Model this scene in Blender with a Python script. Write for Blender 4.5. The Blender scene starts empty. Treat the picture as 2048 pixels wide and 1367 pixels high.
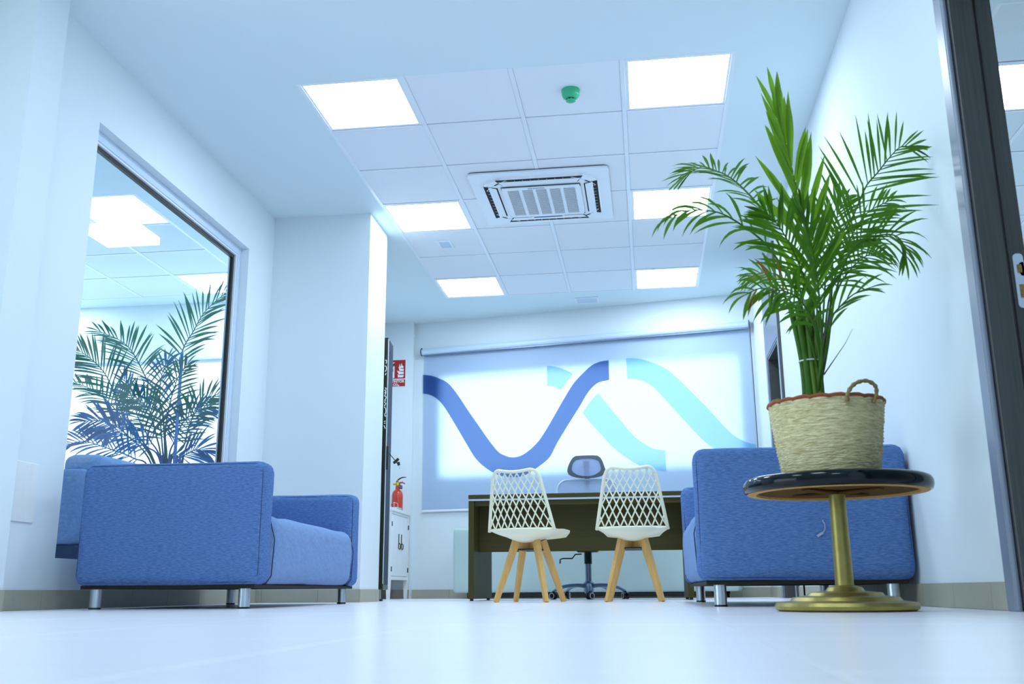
import bpy, bmesh, math, random
from mathutils import Vector, Matrix
S = bpy.context.scene
COL = S.collection
PI = math.pi

# ------------------------------------------------------------------ camera
def make_camera():
    yaw, pitch, roll = -0.13287, 0.24619, -0.00677
    f = Vector((math.sin(yaw) * math.cos(pitch), math.cos(yaw) * math.cos(pitch), math.sin(pitch)))
    rt = Vector((math.cos(yaw), -math.sin(yaw), 0))
    up = rt.cross(f)
    r2 = math.cos(roll) * rt + math.sin(roll) * up
    u2 = -math.sin(roll) * rt + math.cos(roll) * up
    m = Matrix(((r2.x, u2.x, -f.x), (r2.y, u2.y, -f.y), (r2.z, u2.z, -f.z))).to_4x4()
    m.translation = (0, 0, 0.068)
    cam = bpy.data.cameras.new('camera')
    o = bpy.data.objects.new('camera', cam)
    COL.objects.link(o)
    o.matrix_world = m
    cam.sensor_fit = 'HORIZONTAL'
    cam.sensor_width = 36
    cam.lens = 1978.94 / 2048 * 36
    cam.clip_start = 0.01
    cam.clip_end = 200
    cam.dof.use_dof = True
    cam.dof.focus_distance = 5.6
    cam.dof.aperture_fstop = 5.0
    S.camera = o
make_camera()

# ------------------------------------------------------------------ light and exposure
S.view_settings.view_transform = 'Standard'
S.view_settings.look = 'None'
S.view_settings.gamma = 1.0
S.view_settings.use_curve_mapping = False
S.view_settings.exposure = 0.92
SKY = 1.75                       # bright overcast daylight outside the two facade windows
LED = 11.0                      # ceiling panels
LED_COL = (0.74, 0.875, 1.0)
w = bpy.data.worlds.new('sky')
S.world = w
w.use_nodes = True
bg = w.node_tree.nodes['Background']
bg.inputs[0].default_value = (0.80, 0.93, 1.0, 1)
bg.inputs[1].default_value = SKY

# ------------------------------------------------------------------ materials
def srgb(r, g, b):
    f = lambda c: (c / 255) / 12.92 if c / 255 <= 0.04045 else ((c / 255 + 0.055) / 1.055) ** 2.4
    return (f(r), f(g), f(b), 1)

def mat(name, col, rough=0.5, metal=0.0, spec=0.5, noise=None, bump=None, col2=None, coord='Object', coat=0.0, bdist=0.004):
    """noise=(scale, amount) or (sx,sy,sz,amount): mottles col towards col2; bump=(scale,strength)"""
    m = bpy.data.materials.new(name)
    m.use_nodes = True
    nt = m.node_tree
    b = nt.nodes['Principled BSDF']
    c = tuple(col) if len(col) == 4 else (*col, 1)
    b.inputs['Base Color'].default_value = c
    b.inputs['Roughness'].default_value = rough
    b.inputs['Metallic'].default_value = metal
    b.inputs['Specular IOR Level'].default_value = spec
    b.inputs['Coat Weight'].default_value = coat
    tc = None
    def mapping(sc):
        nonlocal tc
        tc = tc or nt.nodes.new('ShaderNodeTexCoord')
        mp = nt.nodes.new('ShaderNodeMapping')
        nt.links.new(tc.outputs[coord], mp.inputs[0])
        mp.inputs['Scale'].default_value = sc
        return mp
    if noise:
        sc = noise[:3] if len(noise) == 4 else (noise[0],) * 3
        n = nt.nodes.new('ShaderNodeTexNoise')
        n.inputs['Scale'].default_value = 1
        n.inputs['Detail'].default_value = 5
        n.inputs['Roughness'].default_value = 0.62
        nt.links.new(mapping(sc).outputs[0], n.inputs[0])
        cr = nt.nodes.new('ShaderNodeMapRange')
        cr.inputs[1].default_value = 0.3
        cr.inputs[2].default_value = 0.7
        cr.inputs[4].default_value = noise[-1]
        nt.links.new(n.outputs[0], cr.inputs[0])
        mx = nt.nodes.new('ShaderNodeMix')
        mx.data_type = 'RGBA'
        mx.inputs[6].default_value = c
        c2 = col2 or tuple(x * 0.6 for x in c[:3])
        mx.inputs[7].default_value = (*c2[:3], 1)
        nt.links.new(cr.outputs[0], mx.inputs[0])
        nt.links.new(mx.outputs[2], b.inputs['Base Color'])
    if bump:
        sc = bump[:3] if len(bump) == 4 else (bump[0],) * 3
        n = nt.nodes.new('ShaderNodeTexNoise')
        n.inputs['Scale'].default_value = 1
        n.inputs['Detail'].default_value = 3
        nt.links.new(mapping(sc).outputs[0], n.inputs[0])
        bp = nt.nodes.new('ShaderNodeBump')
        bp.inputs['Strength'].default_value = bump[-1]
        bp.inputs['Distance'].default_value = bdist
        nt.links.new(n.outputs[0], bp.inputs['Height'])
        nt.links.new(bp.outputs[0], b.inputs['Normal'])
    return m

def emit(name, col, strength):
    m = bpy.data.materials.new(name)
    m.use_nodes = True
    nt = m.node_tree
    nt.nodes.clear()
    e = nt.nodes.new('ShaderNodeEmission')
    e.inputs[0].default_value = (*col, 1)
    e.inputs[1].default_value = strength
    o = nt.nodes.new('ShaderNodeOutputMaterial')
    nt.links.new(e.outputs[0], o.inputs[0])
    return m

def glass(name, tint=(0.93, 0.98, 1.0), ior=1.5):
    m = bpy.data.materials.new(name)
    m.use_nodes = True
    nt = m.node_tree
    nt.nodes.clear()
    t = nt.nodes.new('ShaderNodeBsdfTransparent')
    t.inputs[0].default_value = (*tint, 1)
    g = nt.nodes.new('ShaderNodeBsdfGlossy')
    g.inputs['Roughness'].default_value = 0.0
    fr = nt.nodes.new('ShaderNodeFresnel')
    fr.inputs[0].default_value = ior
    mx = nt.nodes.new('ShaderNodeMixShader')
    o = nt.nodes.new('ShaderNodeOutputMaterial')
    ge = nt.nodes.new('ShaderNodeNewGeometry')      # reflect once only, on the face towards the viewer
    inv = nt.nodes.new('ShaderNodeMath')
    inv.operation = 'SUBTRACT'
    inv.inputs[0].default_value = 1.0
    nt.links.new(ge.outputs['Backfacing'], inv.inputs[1])
    ml = nt.nodes.new('ShaderNodeMath')
    ml.operation = 'MULTIPLY'
    nt.links.new(fr.outputs[0], ml.inputs[0])
    nt.links.new(inv.outputs[0], ml.inputs[1])
    nt.links.new(ml.outputs[0], mx.inputs[0])
    nt.links.new(t.outputs[0], mx.inputs[1])
    nt.links.new(g.outputs[0], mx.inputs[2])
    nt.links.new(mx.outputs[0], o.inputs[0])
    return m

def cloth_through(name, refl, trans, fac=0.5, transp=0.0, weave=900):
    """thin fabric: diffuse + translucent (+ some holes)"""
    m = bpy.data.materials.new(name)
    m.use_nodes = True
    nt = m.node_tree
    nt.nodes.clear()
    d = nt.nodes.new('ShaderNodeBsdfDiffuse')
    d.inputs[0].default_value = (*refl, 1)
    t = nt.nodes.new('ShaderNodeBsdfTranslucent')
    t.inputs[0].default_value = (*trans, 1)
    mx = nt.nodes.new('ShaderNodeMixShader')
    mx.inputs[0].default_value = fac
    nt.links.new(d.outputs[0], mx.inputs[1])
    nt.links.new(t.outputs[0], mx.inputs[2])
    out = mx
    if transp:
        tr = nt.nodes.new('ShaderNodeBsdfTransparent')
        m2 = nt.nodes.new('ShaderNodeMixShader')
        m2.inputs[0].default_value = transp
        nt.links.new(mx.outputs[0], m2.inputs[1])
        nt.links.new(tr.outputs[0], m2.inputs[2])
        out = m2
    tc = nt.nodes.new('ShaderNodeTexCoord')
    n = nt.nodes.new('ShaderNodeTexNoise')
    n.inputs['Scale'].default_value = weave
    nt.links.new(tc.outputs['Object'], n.inputs[0])
    bp = nt.nodes.new('ShaderNodeBump')
    bp.inputs['Strength'].default_value = 0.25
    bp.inputs['Distance'].default_value = 0.001
    nt.links.new(n.outputs[0], bp.inputs['Height'])
    nt.links.new(bp.outputs[0], d.inputs['Normal'])
    o = nt.nodes.new('ShaderNodeOutputMaterial')
    nt.links.new(out.outputs[0], o.inputs[0])
    return m

M = {}
M['wall'] = mat('wall_paint', (0.79, 0.87, 0.91), 0.75, spec=0.2, noise=(2.0, 0.25), col2=(0.76, 0.85, 0.89), bump=(120, 0.04))
M['plaster'] = mat('ceiling_paint', (0.76, 0.87, 0.91), 0.85, spec=0.1, noise=(1.5, 0.2), col2=(0.73, 0.85, 0.90))
M['tile_white'] = mat('ceiling_tile_vinyl', (0.86, 0.90, 0.95), 0.7, spec=0.2, noise=(90, 0.12), col2=(0.78, 0.84, 0.92), bump=(200, 0.05))
M['tile_speckle'] = mat('ceiling_tile_mineral', (0.84, 0.90, 0.94), 0.85, spec=0.1, noise=(160, 0.6), col2=(0.62, 0.74, 0.80), bump=(160, 0.3))
M['tbar'] = mat('white_enamel', (0.85, 0.90, 0.96), 0.3, spec=0.5)
M['plastic_white'] = mat('white_plastic', (0.86, 0.91, 0.97), 0.35, noise=(30, 0.05))
M['plastic_grey'] = mat('grey_plastic', (0.35, 0.42, 0.48), 0.4)
M['black'] = mat('black_plastic', (0.012, 0.012, 0.008), 0.4)
M['gap'] = mat('dark_gap', (0.01, 0.01, 0.006), 0.8)
M['led'] = emit('led_diffuser', LED_COL, LED)
M['led_fill'] = emit('led_diffuser_fill', LED_COL, LED)  # glow of the added panels behind the viewer
M['floor'] = mat('porcelain_floor', (0.91, 0.88, 0.93), 0.25, spec=0.5, noise=(5, 0.25), col2=(0.87, 0.85, 0.91))
M['grout'] = mat('grout', (0.62, 0.66, 0.70), 0.8)
M['skirt'] = mat('skirting_tile', (0.45, 0.44, 0.34), 0.45, noise=(14, 0.5), col2=(0.38, 0.37, 0.285))
M['alu'] = mat('pale_aluminium', (0.62, 0.74, 0.88), 0.35, metal=0.0, noise=(20, 0.1))
M['steel'] = mat('brushed_steel', (0.62, 0.68, 0.74), 0.28, metal=1.0, noise=(300, 300, 4, 0.3))
M['chrome'] = mat('chrome', (0.7, 0.75, 0.8), 0.15, metal=1.0, noise=(10, 0.05))
M['grey_metal'] = mat('grey_painted_metal', (0.25, 0.33, 0.45), 0.35, metal=0.6, noise=(10, 0.05))
M['glass'] = glass('window_glass', ior=1.45)
M['glass_out'] = glass('facade_glass', ior=1.45)
M['denim'] = mat('blue_denim', (0.15, 0.265, 0.54), 0.92, spec=0.1, noise=(45, 45, 260, 0.95), col2=(0.055, 0.125, 0.32), bump=(9, 0.5), bdist=.012)
M['denim_lit'] = mat('blue_denim_lit', (0.25, 0.37, 0.62), 0.92, spec=0.1, noise=(40, 220, 60, 0.8), col2=(0.15, 0.25, 0.47), bump=(7, 10, 14, 0.8), bdist=.022)  # paler copy of the denim, light on the seat put into its colour
M['piping'] = mat('dark_seam', (0.03, 0.05, 0.10), 0.9)
M['under'] = mat('sofa_underside', (0.02, 0.018, 0.008), 0.9)
M['wenge'] = mat('wenge_melamine', (0.066, 0.056, 0.014), 0.5, spec=0.22, noise=(3, 3, 120, 0.6), col2=(0.046, 0.038, 0.009))
M['doorwood'] = mat('grey_brown_door_wood', (0.095, 0.10, 0.10), 0.4, noise=(140, 140, 2.5, 0.8), col2=(0.055, 0.058, 0.055))
M['doorwood_light'] = mat('grey_door_wood_pale', (0.24, 0.28, 0.36), 0.35, noise=(140, 140, 2.5, 0.5), col2=(0.18, 0.215, 0.285))
M['cream'] = mat('cream_plastic', (0.96, 0.93, 0.70), 0.4, noise=(8, 0.08))
M['beech'] = mat('beech_wood', (0.80, 0.48, 0.15), 0.45, noise=(50, 50, 6, 0.6), col2=(0.62, 0.33, 0.08))
M['raw_wood'] = mat('raw_chipboard', (0.62, 0.36, 0.10), 0.8, noise=(60, 0.5), col2=(0.40, 0.21, 0.05))
M['raw_dark'] = mat('stained_board', (0.11, 0.055, 0.009), 0.85, spec=0.1, noise=(20, 20, 60, 0.4))
M['lacquer'] = mat('black_lacquer', (0.003, 0.006, 0.009), 0.07, spec=0.28, noise=(6, 0.1))
M['brass'] = mat('aged_brass', (0.42, 0.34, 0.10), 0.36, metal=0.85, noise=(18, 0.6), col2=(0.26, 0.21, 0.06), bump=(60, 0.12))
M['basket'] = mat('woven_seagrass', (1.0, 0.90, 0.54), 0.85, spec=0.2, noise=(30, 30, 150, 0.85), col2=(0.46, 0.36, 0.13), bump=(50, 50, 220, 1.0), bdist=.009)
M['rope'] = mat('seagrass_rope', (0.36, 0.27, 0.10), 0.85, noise=(120, 0.8), col2=(0.16, 0.11, 0.03), bump=(200, 0.8))
M['rust'] = mat('rust_edging', (0.36, 0.09, 0.02), 0.8, noise=(120, 0.6), col2=(0.18, 0.04, 0.01), bump=(200, 0.6))
def leafmat(name, col, col2, trans, fac=0.35):
    m = mat(name, col, 0.45, spec=0.4, noise=(14, 0.8), col2=col2)
    nt = m.node_tree
    pb = nt.nodes['Principled BSDF']
    t = nt.nodes.new('ShaderNodeBsdfTranslucent')
    t.inputs[0].default_value = (*trans, 1)
    mx = nt.nodes.new('ShaderNodeMixShader')
    mx.inputs[0].default_value = fac
    nt.links.new(pb.outputs[0], mx.inputs[1])
    nt.links.new(t.outputs[0], mx.inputs[2])
    nt.links.new(mx.outputs[0], nt.nodes['Material Output'].inputs[0])
    return m
M['leaf'] = leafmat('palm_leaf', (0.088, 0.225, 0.008), (0.030, 0.112, 0.006), (0.10, 0.30, 0.008))
M['leaf_young'] = leafmat('palm_leaf_young', (0.15, 0.33, 0.012), (0.06, 0.19, 0.008), (0.26, 0.50, 0.015))
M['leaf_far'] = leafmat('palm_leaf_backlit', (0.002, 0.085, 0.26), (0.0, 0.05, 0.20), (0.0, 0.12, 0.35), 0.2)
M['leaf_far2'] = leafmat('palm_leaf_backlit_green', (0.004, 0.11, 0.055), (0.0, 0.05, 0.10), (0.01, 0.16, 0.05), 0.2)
M['stem'] = mat('palm_cane', (0.16, 0.28, 0.03), 0.5, noise=(40, 40, 6, 0.8), col2=(0.05, 0.13, 0.015))
M['twig'] = mat('dry_twig', (0.10, 0.08, 0.10), 0.8)
M['string'] = mat('pale_string', (0.7, 0.8, 0.75), 0.8)
M['brown_tip'] = mat('dry_leaf', (0.38, 0.22, 0.03), 0.8, noise=(20, 0.5))
M['soil'] = mat('potting_soil', (0.05, 0.03, 0.015), 0.95, noise=(60, 0.6))
M['green'] = mat('green_plastic', (0.045, 0.50, 0.24), 0.3, noise=(12, 0.05))
M['red'] = mat('red_enamel', (0.62, 0.045, 0.012), 0.22, coat=0.4, noise=(4, 0.08))
M['sign_red'] = mat('sign_red', (0.42, 0.014, 0.010), 0.5)
M['sign_white'] = mat('sign_white', (0.9, 0.93, 0.95), 0.5)
M['gold'] = mat('brass_valve', (0.55, 0.42, 0.06), 0.3, metal=0.9)
M['white_lacquer'] = mat('white_lacquer', (0.88, 0.90, 0.90), 0.4, noise=(40, 40, 5, 0.1))
M['iron'] = mat('dark_iron', (0.03, 0.03, 0.015), 0.5, metal=0.5)
M['mesh_blue'] = mat('perforated_steel', (0.075, 0.10, 0.14), 0.7, spec=0.2, noise=(260, 0.8), col2=(0.02, 0.03, 0.045))
M['rackblack'] = mat('black_cabinet_paint', (0.018, 0.020, 0.006), 0.25, noise=(5, 0.1))
M['couch'] = mat('pale_green_fabric', (0.52, 0.66, 0.64), 0.85, spec=0.15, noise=(300, 0.3), col2=(0.44, 0.58, 0.57), bump=(14, 0.25))
M['wheel'] = mat('dark_wheel', (0.05, 0.04, 0.015), 0.5)
M['mesh_grey'] = cloth_through('grey_mesh_fabric', (0.42, 0.50, 0.66), (0.42, 0.52, 0.75), 0.45, transp=0.10, weave=600)
M['headpad'] = cloth_through('headrest_mesh', (0.42, 0.48, 0.70), (0.46, 0.55, 0.85), 0.5, transp=0.06, weave=600)
M['chair_frame'] = mat('slate_plastic', (0.10, 0.13, 0.17), 0.4, noise=(10, 0.1))
M['blind'] = cloth_through('roller_blind_fabric', (0.55, 0.66, 0.88), (0.80, 0.92, 1.0), 0.45)
M['blind_dark'] = cloth_through('printed_navy', (0.03, 0.065, 0.15), (0.34, 0.46, 0.82), 0.55)
M['blind_cyan'] = cloth_through('printed_cyan', (0.08, 0.38, 0.76), (0.85, 1.0, 1.0), 0.6)
M['paper'] = mat('printed_paper', (0.85, 0.88, 0.92), 0.6, noise=(90, 90, 40, 0.5), col2=(0.45, 0.5, 0.6))
M['scuff'] = mat('chalk_scuff', (0.40, 0.47, 0.62), 0.9)
M['stake'] = mat('blue_plant_stake', (0.02, 0.13, 0.42), 0.5)
M['pot'] = mat('grey_planter', (0.25, 0.28, 0.30), 0.6, noise=(10, 0.3))

# ------------------------------------------------------------------ geometry helpers
def link(o, parent=None):
    COL.objects.link(o)
    if parent is not None:
        o.parent = parent
    return o

def obj(name, bm, m, parent=None, smooth=False, angle=None):
    bmesh.ops.recalc_face_normals(bm, faces=bm.faces)
    me = bpy.data.meshes.new(name)
    if smooth:
        for f in bm.faces:
            f.smooth = True
        if angle:
            for e in bm.edges:
                if len(e.link_faces) == 2 and e.calc_face_angle(0) > angle:
                    e.smooth = False
    bm.to_mesh(me)
    bm.free()
    if isinstance(m, (list, tuple)):
        for x in m:
            me.materials.append(x)
    else:
        me.materials.append(m)
    return link(bpy.data.objects.new(name, me), parent)

def thing(name, label, cat, loc=(0, 0, 0), rz=0.0, group=None):
    o = bpy.data.objects.new(name, None)
    o.empty_display_size = 0.1
    COL.objects.link(o)
    o.location = loc
    o.rotation_euler = (0, 0, rz)
    tag(o, label, cat, group)
    return o

def tag(o, label, cat, group=None):
    o['label'] = label
    o['category'] = cat
    if group:
        o['group'] = group
    return o

def stuff(o):
    o['kind'] = 'stuff'
    return o

def struct(o):
    o['kind'] = 'structure'
    return o

def holder(name):
    o = bpy.data.objects.new(name, None)
    COL.objects.link(o)
    return struct(o)

def dup(o, parent=None, loc=None, rz=None, label=None):
    c = o.copy()
    COL.objects.link(c)
    if parent is not None:
        c.parent = parent
    if loc is not None:
        c.location = loc
    if rz is not None:
        c.rotation_euler = (0, 0, rz)
    if label:
        c['label'] = label
    for ch in list(o.children):
        dup(ch, c)
    return c

def BM():
    return bmesh.new()

def box(bm, x0, y0, z0, x1, y1, z1, bev=0.0, seg=1, mi=0, mx=None):
    vs = [bm.verts.new((x, y, z)) for z in (z0, z1) for y in (y0, y1) for x in (x0, x1)]
    fs = [bm.faces.new([vs[i] for i in q]) for q in ((0, 2, 3, 1), (4, 5, 7, 6), (0, 1, 5, 4), (1, 3, 7, 5), (3, 2, 6, 7), (2, 0, 4, 6))]
    for f in fs:
        f.material_index = mi
    allv = list(vs)
    if bev:
        es = list({e for f in fs for e in f.edges})
        r = bmesh.ops.bevel(bm, geom=es, offset=bev, segments=seg, affect='EDGES', profile=0.5)
        for f in r['faces']:
            f.material_index = mi
        allv = list({v for v in vs if v.is_valid} | set(r['verts']))
    if mx is not None:
        bmesh.ops.transform(bm, matrix=mx, verts=[v for v in allv if v.is_valid])
    return allv

def frame_from(t):
    t = t.normalized()
    a = Vector((0, 0, 1)) if abs(t.z) < 0.9 else Vector((1, 0, 0))
    u = t.cross(a).normalized()
    return u, t.cross(u).normalized()

def tube(bm, pts, rad, seg=8, closed=False, cap=True, flat=1.0):
    pts = [Vector(p) for p in pts]
    n = len(pts)
    rads = rad if isinstance(rad, (list, tuple)) else [rad] * n
    rings = []
    pu = None
    for i, p in enumerate(pts):
        if closed:
            t = pts[(i + 1) % n] - pts[i - 1]
        else:
            t = pts[min(i + 1, n - 1)] - pts[max(i - 1, 0)]
        if t.length < 1e-9:
            t = Vector((0, 0, 1))
        t.normalize()
        if pu is None:
            u, v = frame_from(t)
        else:
            u = (pu - t * pu.dot(t))
            if u.length < 1e-6:
                u, v = frame_from(t)
            u.normalize()
            v = t.cross(u)
        pu = u
        rings.append([bm.verts.new(p + rads[i] * (math.cos(2 * PI * k / seg) * u + flat * math.sin(2 * PI * k / seg) * v)) for k in range(seg)])
    m = n if closed else n - 1
    for i in range(m):
        a, b = rings[i], rings[(i + 1) % n]
        for k in range(seg):
            bm.faces.new((a[k], a[(k + 1) % seg], b[(k + 1) % seg], b[k]))
    if cap and not closed:
        bm.faces.new(rings[0][::-1])
        bm.faces.new(rings[-1])
    return rings

def lathe(bm, prof, seg=32, cx=0, cy=0, cap=True, bumpf=None):
    rings = []
    for j, (r, z) in enumerate(prof):
        rr = []
        for k in range(seg):
            a = 2 * PI * k / seg
            q = r * (1 + (bumpf(j, k) if bumpf else 0))
            rr.append(bm.verts.new((cx + q * math.cos(a), cy + q * math.sin(a), z)))
        rings.append(rr)
    for i in range(len(rings) - 1):
        a, b = rings[i], rings[i + 1]
        for k in range(seg):
            bm.faces.new((a[k], a[(k + 1) % seg], b[(k + 1) % seg], b[k]))
    if cap:
        bm.faces.new(rings[0][::-1])
        bm.faces.new(rings[-1])

def cyl(bm, p0, p1, r0, r1=None, seg=16):
    return tube(bm, [p0, p1], [r0, r1 if r1 is not None else r0], seg)

def beam(bm, p0, p1, w0, d0, w1=None, d1=None, side=None):
    """rectangular beam; w along 'side', d across"""
    p0, p1 = Vector(p0), Vector(p1)
    w1 = w0 if w1 is None else w1
    d1 = d0 if d1 is None else d1
    t = (p1 - p0).normalized()
    s = Vector(side) if side else frame_from(t)[0]
    s = (s - t * s.dot(t)).normalized()
    n = t.cross(s)
    r = []
    for p, ww, dd in ((p0, w0, d0), (p1, w1, d1)):
        r.append([bm.verts.new(p + s * (a * ww / 2) + n * (b * dd / 2)) for a, b in ((-1, -1), (1, -1), (1, 1), (-1, 1))])
    for k in range(4):
        bm.faces.new((r[0][k], r[0][(k + 1) % 4], r[1][(k + 1) % 4], r[1][k]))
    bm.faces.new(r[0][::-1])
    bm.faces.new(r[1])

def poly(bm, pts, mi=0):
    f = bm.faces.new([bm.verts.new(p) for p in pts])
    f.material_index = mi
    return f

def extrude_poly(bm, pts, d):
    """closed prism of the planar polygon pts along vector d"""
    d = Vector(d)
    a = [bm.verts.new(p) for p in pts]
    b = [bm.verts.new(Vector(p) + d) for p in pts]
    bm.faces.new(a)
    bm.faces.new(b[::-1])
    n = len(a)
    for i in range(n):
        bm.faces.new((a[i], b[i], b[(i + 1) % n], a[(i + 1) % n]))

def rounded_rect(w, h, r, n=5, cx=0, cy=0):
    out = []
    for sx, sy, a0 in ((1, 1, 0), (-1, 1, 90), (-1, -1, 180), (1, -1, 270)):
        for k in range(n + 1):
            a = math.radians(a0 + 90 * k / n)
            out.append((cx + sx * (w / 2 - r) + r * math.cos(a), cy + sy * (h / 2 - r) + r * math.sin(a)))
    return out

def text_mesh(name, body, size, m, parent, mtx, depth=0.0006):
    cu = bpy.data.curves.new(name, 'FONT')
    cu.body = body
    cu.size = size
    cu.align_x = 'CENTER'
    cu.align_y = 'CENTER'
    cu.extrude = depth
    cu.offset = size * 0.028
    t = bpy.data.objects.new(name + '_tmp', cu)
    COL.objects.link(t)
    dg = bpy.context.evaluated_depsgraph_get()
    dg.update()
    me = bpy.data.meshes.new_from_object(t.evaluated_get(dg))
    bpy.data.objects.remove(t)
    bpy.data.curves.remove(cu)
    me.materials.clear()
    me.materials.append(m)
    me.transform(mtx)
    me.name = name
    return link(bpy.data.objects.new(name, me), parent)

def smooth_path(pts, n):
    """Catmull-Rom through pts, n samples"""
    P = [Vector(p) for p in pts]
    P = [P[0] * 2 - P[1]] + P + [P[-1] * 2 - P[-2]]
    m = len(P) - 3
    out = []
    for i in range(n):
        t = i / (n - 1) * m
        k = min(int(t), m - 1)
        u = t - k
        a, b, c, d = P[k:k + 4]
        out.append(0.5 * ((2 * b) + (c - a) * u + (2 * a - 5 * b + 4 * c - d) * u * u + (3 * b - a - 3 * c + d) * u ** 3))
    return out

# ================================================================== the room
HCEIL = 2.80
XR = 1.06                       # right wall
XL = -2.69                      # left wall
GX, GY, TS = -1.84, 4.773, 0.6  # corner and module of the tiled ceiling field
WB = Matrix(((0.98359, 0.18041, 0, -2.334), (-0.18041, 0.98359, 0, 9.862), (0, 0, 1, 0), (0, 0, 0, 1)))  # facade wall frame: x along, y outwards

# floor: grout bed with single porcelain slabs
bm = BM()
box(bm, -6.2, -3.2, -0.12, 4.8, 10.6, -0.004)
floor = struct(obj('floor', bm, M['grout']))
bm = BM()
box(bm, 0.0009, 0.0009, -0.0035, 0.5991, 0.5991, 0.0, bev=0.0006)
ft = obj('floor_tile', bm, M['floor'], floor)
ft.location = (-2.85, -0.9, 0)
for i in range(-6, 7):
    for j in range(19 if i >= 0 else 8):
        if i or j:
            c = ft.copy()
            COL.objects.link(c)
            c.parent = floor
            c.location = (-2.85 + 0.6 * i, -0.9 + 0.6 * j, 0)

# plaster ceiling around the tiled field
bm = BM()
for b in ((-6.2, -3.2, XR + 0.02, GY), (XL, GY, GX, GY + 4.2), (GX + 2.4, GY, XR + 0.02, GY + 4.2), (XL, GY + 4.2, XR + 0.02, 10.4)):
    box(bm, b[0], b[1], HCEIL, b[2], b[3], HCEIL + 0.12)
box(bm, GX - 0.05, GY - 0.05, HCEIL + 0.06, GX + 2.45, GY + 4.25, HCEIL + 0.12)
ceiling = struct(obj('ceiling', bm, M['plaster']))

# walls
def wall(name, boxes, mx=None):
    bm = BM()
    for b in boxes:
        box(bm, *b, mx=mx)
    return struct(obj(name, bm, M['wall']))

WY0, WY1, WZ0, WZ1 = 4.305, 6.262, 0.227, 2.402   # hole of the interior window
wall_left = wall('wall_left', [(XL - .125, 3.82, 0, XL, WY0, HCEIL), (XL - .125, WY1, 0, XL, 10.1, HCEIL),
                               (XL - .125, WY0, 0, XL, WY1, WZ0), (XL - .125, WY0, WZ1, XL, WY1, HCEIL)])
wall('wall_pilaster', [(-6.2, 3.60, 0, -2.60, 3.82, HCEIL)])
wall('wall_pillar', [(XL, 6.71, 0, -1.95, 7.19, HCEIL)])
D0, D1, DZ = 2.16, 3.115, 2.06                     # near doorway in the right wall
E0, E1, EZ = 7.60, 8.24, 1.93                      # far doorway
wall('wall_right', [(XR, D1, 0, XR + .13, E0, HCEIL), (XR, E1, 0, XR + .13, 10.2, HCEIL), (XR, -3.2, 0, XR + .13, D0, HCEIL),
                    (XR, D0, DZ, XR + .13, D1, HCEIL), (XR, E0, EZ, XR + .13, E1, HCEIL)])
SW0, SW1, ZW0, ZW1 = 0.27, 3.30, 1.165, 2.215      # facade window
wall('wall_back', [(-0.5, 0, 0, SW0, .06, HCEIL), (SW1, 0, 0, 3.75, .06, HCEIL), (SW0, 0, 0, SW1, .06, ZW0), (SW0, 0, ZW1, SW1, .06, HCEIL)], WB)
wall('wall_back_step', [(XL, 9.79, 0, -2.343, 10.0, HCEIL)])
wall('wall_rear', [(-6.2, -3.3, 0, XR + .13, -3.2, HCEIL), (-6.3, -3.2, 0, -6.2, -1.2, HCEIL), (-6.3, 3.2, 0, -6.2, 3.82, HCEIL), (-6.3, -1.2, 0, -6.2, 3.2, .1), (-6.3, -1.2, 2.45, -6.2, 3.2, HCEIL)])
fill_win = holder('fill_window')            # unseen glazed opening added to bring in daylight from the left

# baseboards of single tiles
def baseboard(name, p0, p1, nrm, step=0.40, h=0.085, first=0.0):
    """tiles between floor points p0->p1 on a wall whose face looks along nrm"""
    h0 = holder(name)
    p0, p1, nrm = Vector((*p0, 0)), Vector((*p1, 0)), Vector((*nrm, 0))
    d = (p1 - p0)
    L = d.length
    d.normalize()
    a = 0.0
    nxt = first or step
    proto = None
    while a < L - 0.01:
        b = min(nxt, L)
        bm = BM()
        q = [p0 + d * (a + .001) + nrm * .0, p0 + d * (b - .001), p0 + d * (b - .001) + nrm * .008, p0 + d * (a + .001) + nrm * .008]
        extrude_poly(bm, [Vector((v.x, v.y, 0.001)) for v in q], (0, 0, h - .001))
        obj('baseboard_tile', bm, M['skirt'], h0)
        a = b
        nxt = b + step
    return h0
baseboard('baseboard_left', (XL, 3.82), (XL, 6.71), (1, 0))
baseboard('baseboard_pilaster', (-2.60, 3.82), (-2.60, 3.60), (1, 0))
baseboard('baseboard_pillar_front', (XL, 6.71), (-1.95, 6.71), (0, -1), first=.05)
baseboard('baseboard_pillar_side', (-1.95, 6.702), (-1.95, 7.19), (1, 0))
baseboard('baseboard_back_step', (XL, 9.79), (-2.343, 9.79), (0, -1))
b0 = WB @ Vector((0, 0, 0)); b1 = WB @ Vector((3.45, 0, 0))
baseboard('baseboard_back', (b0.x, b0.y), (b1.x, b1.y), (-0.18041, -0.98359))
baseboard('baseboard_right', (XR, 3.19), (XR, 7.50), (-1, 0), first=.16)
baseboard('baseboard_right_far', (XR, 8.33), (XR, 9.2), (-1, 0))

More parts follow.
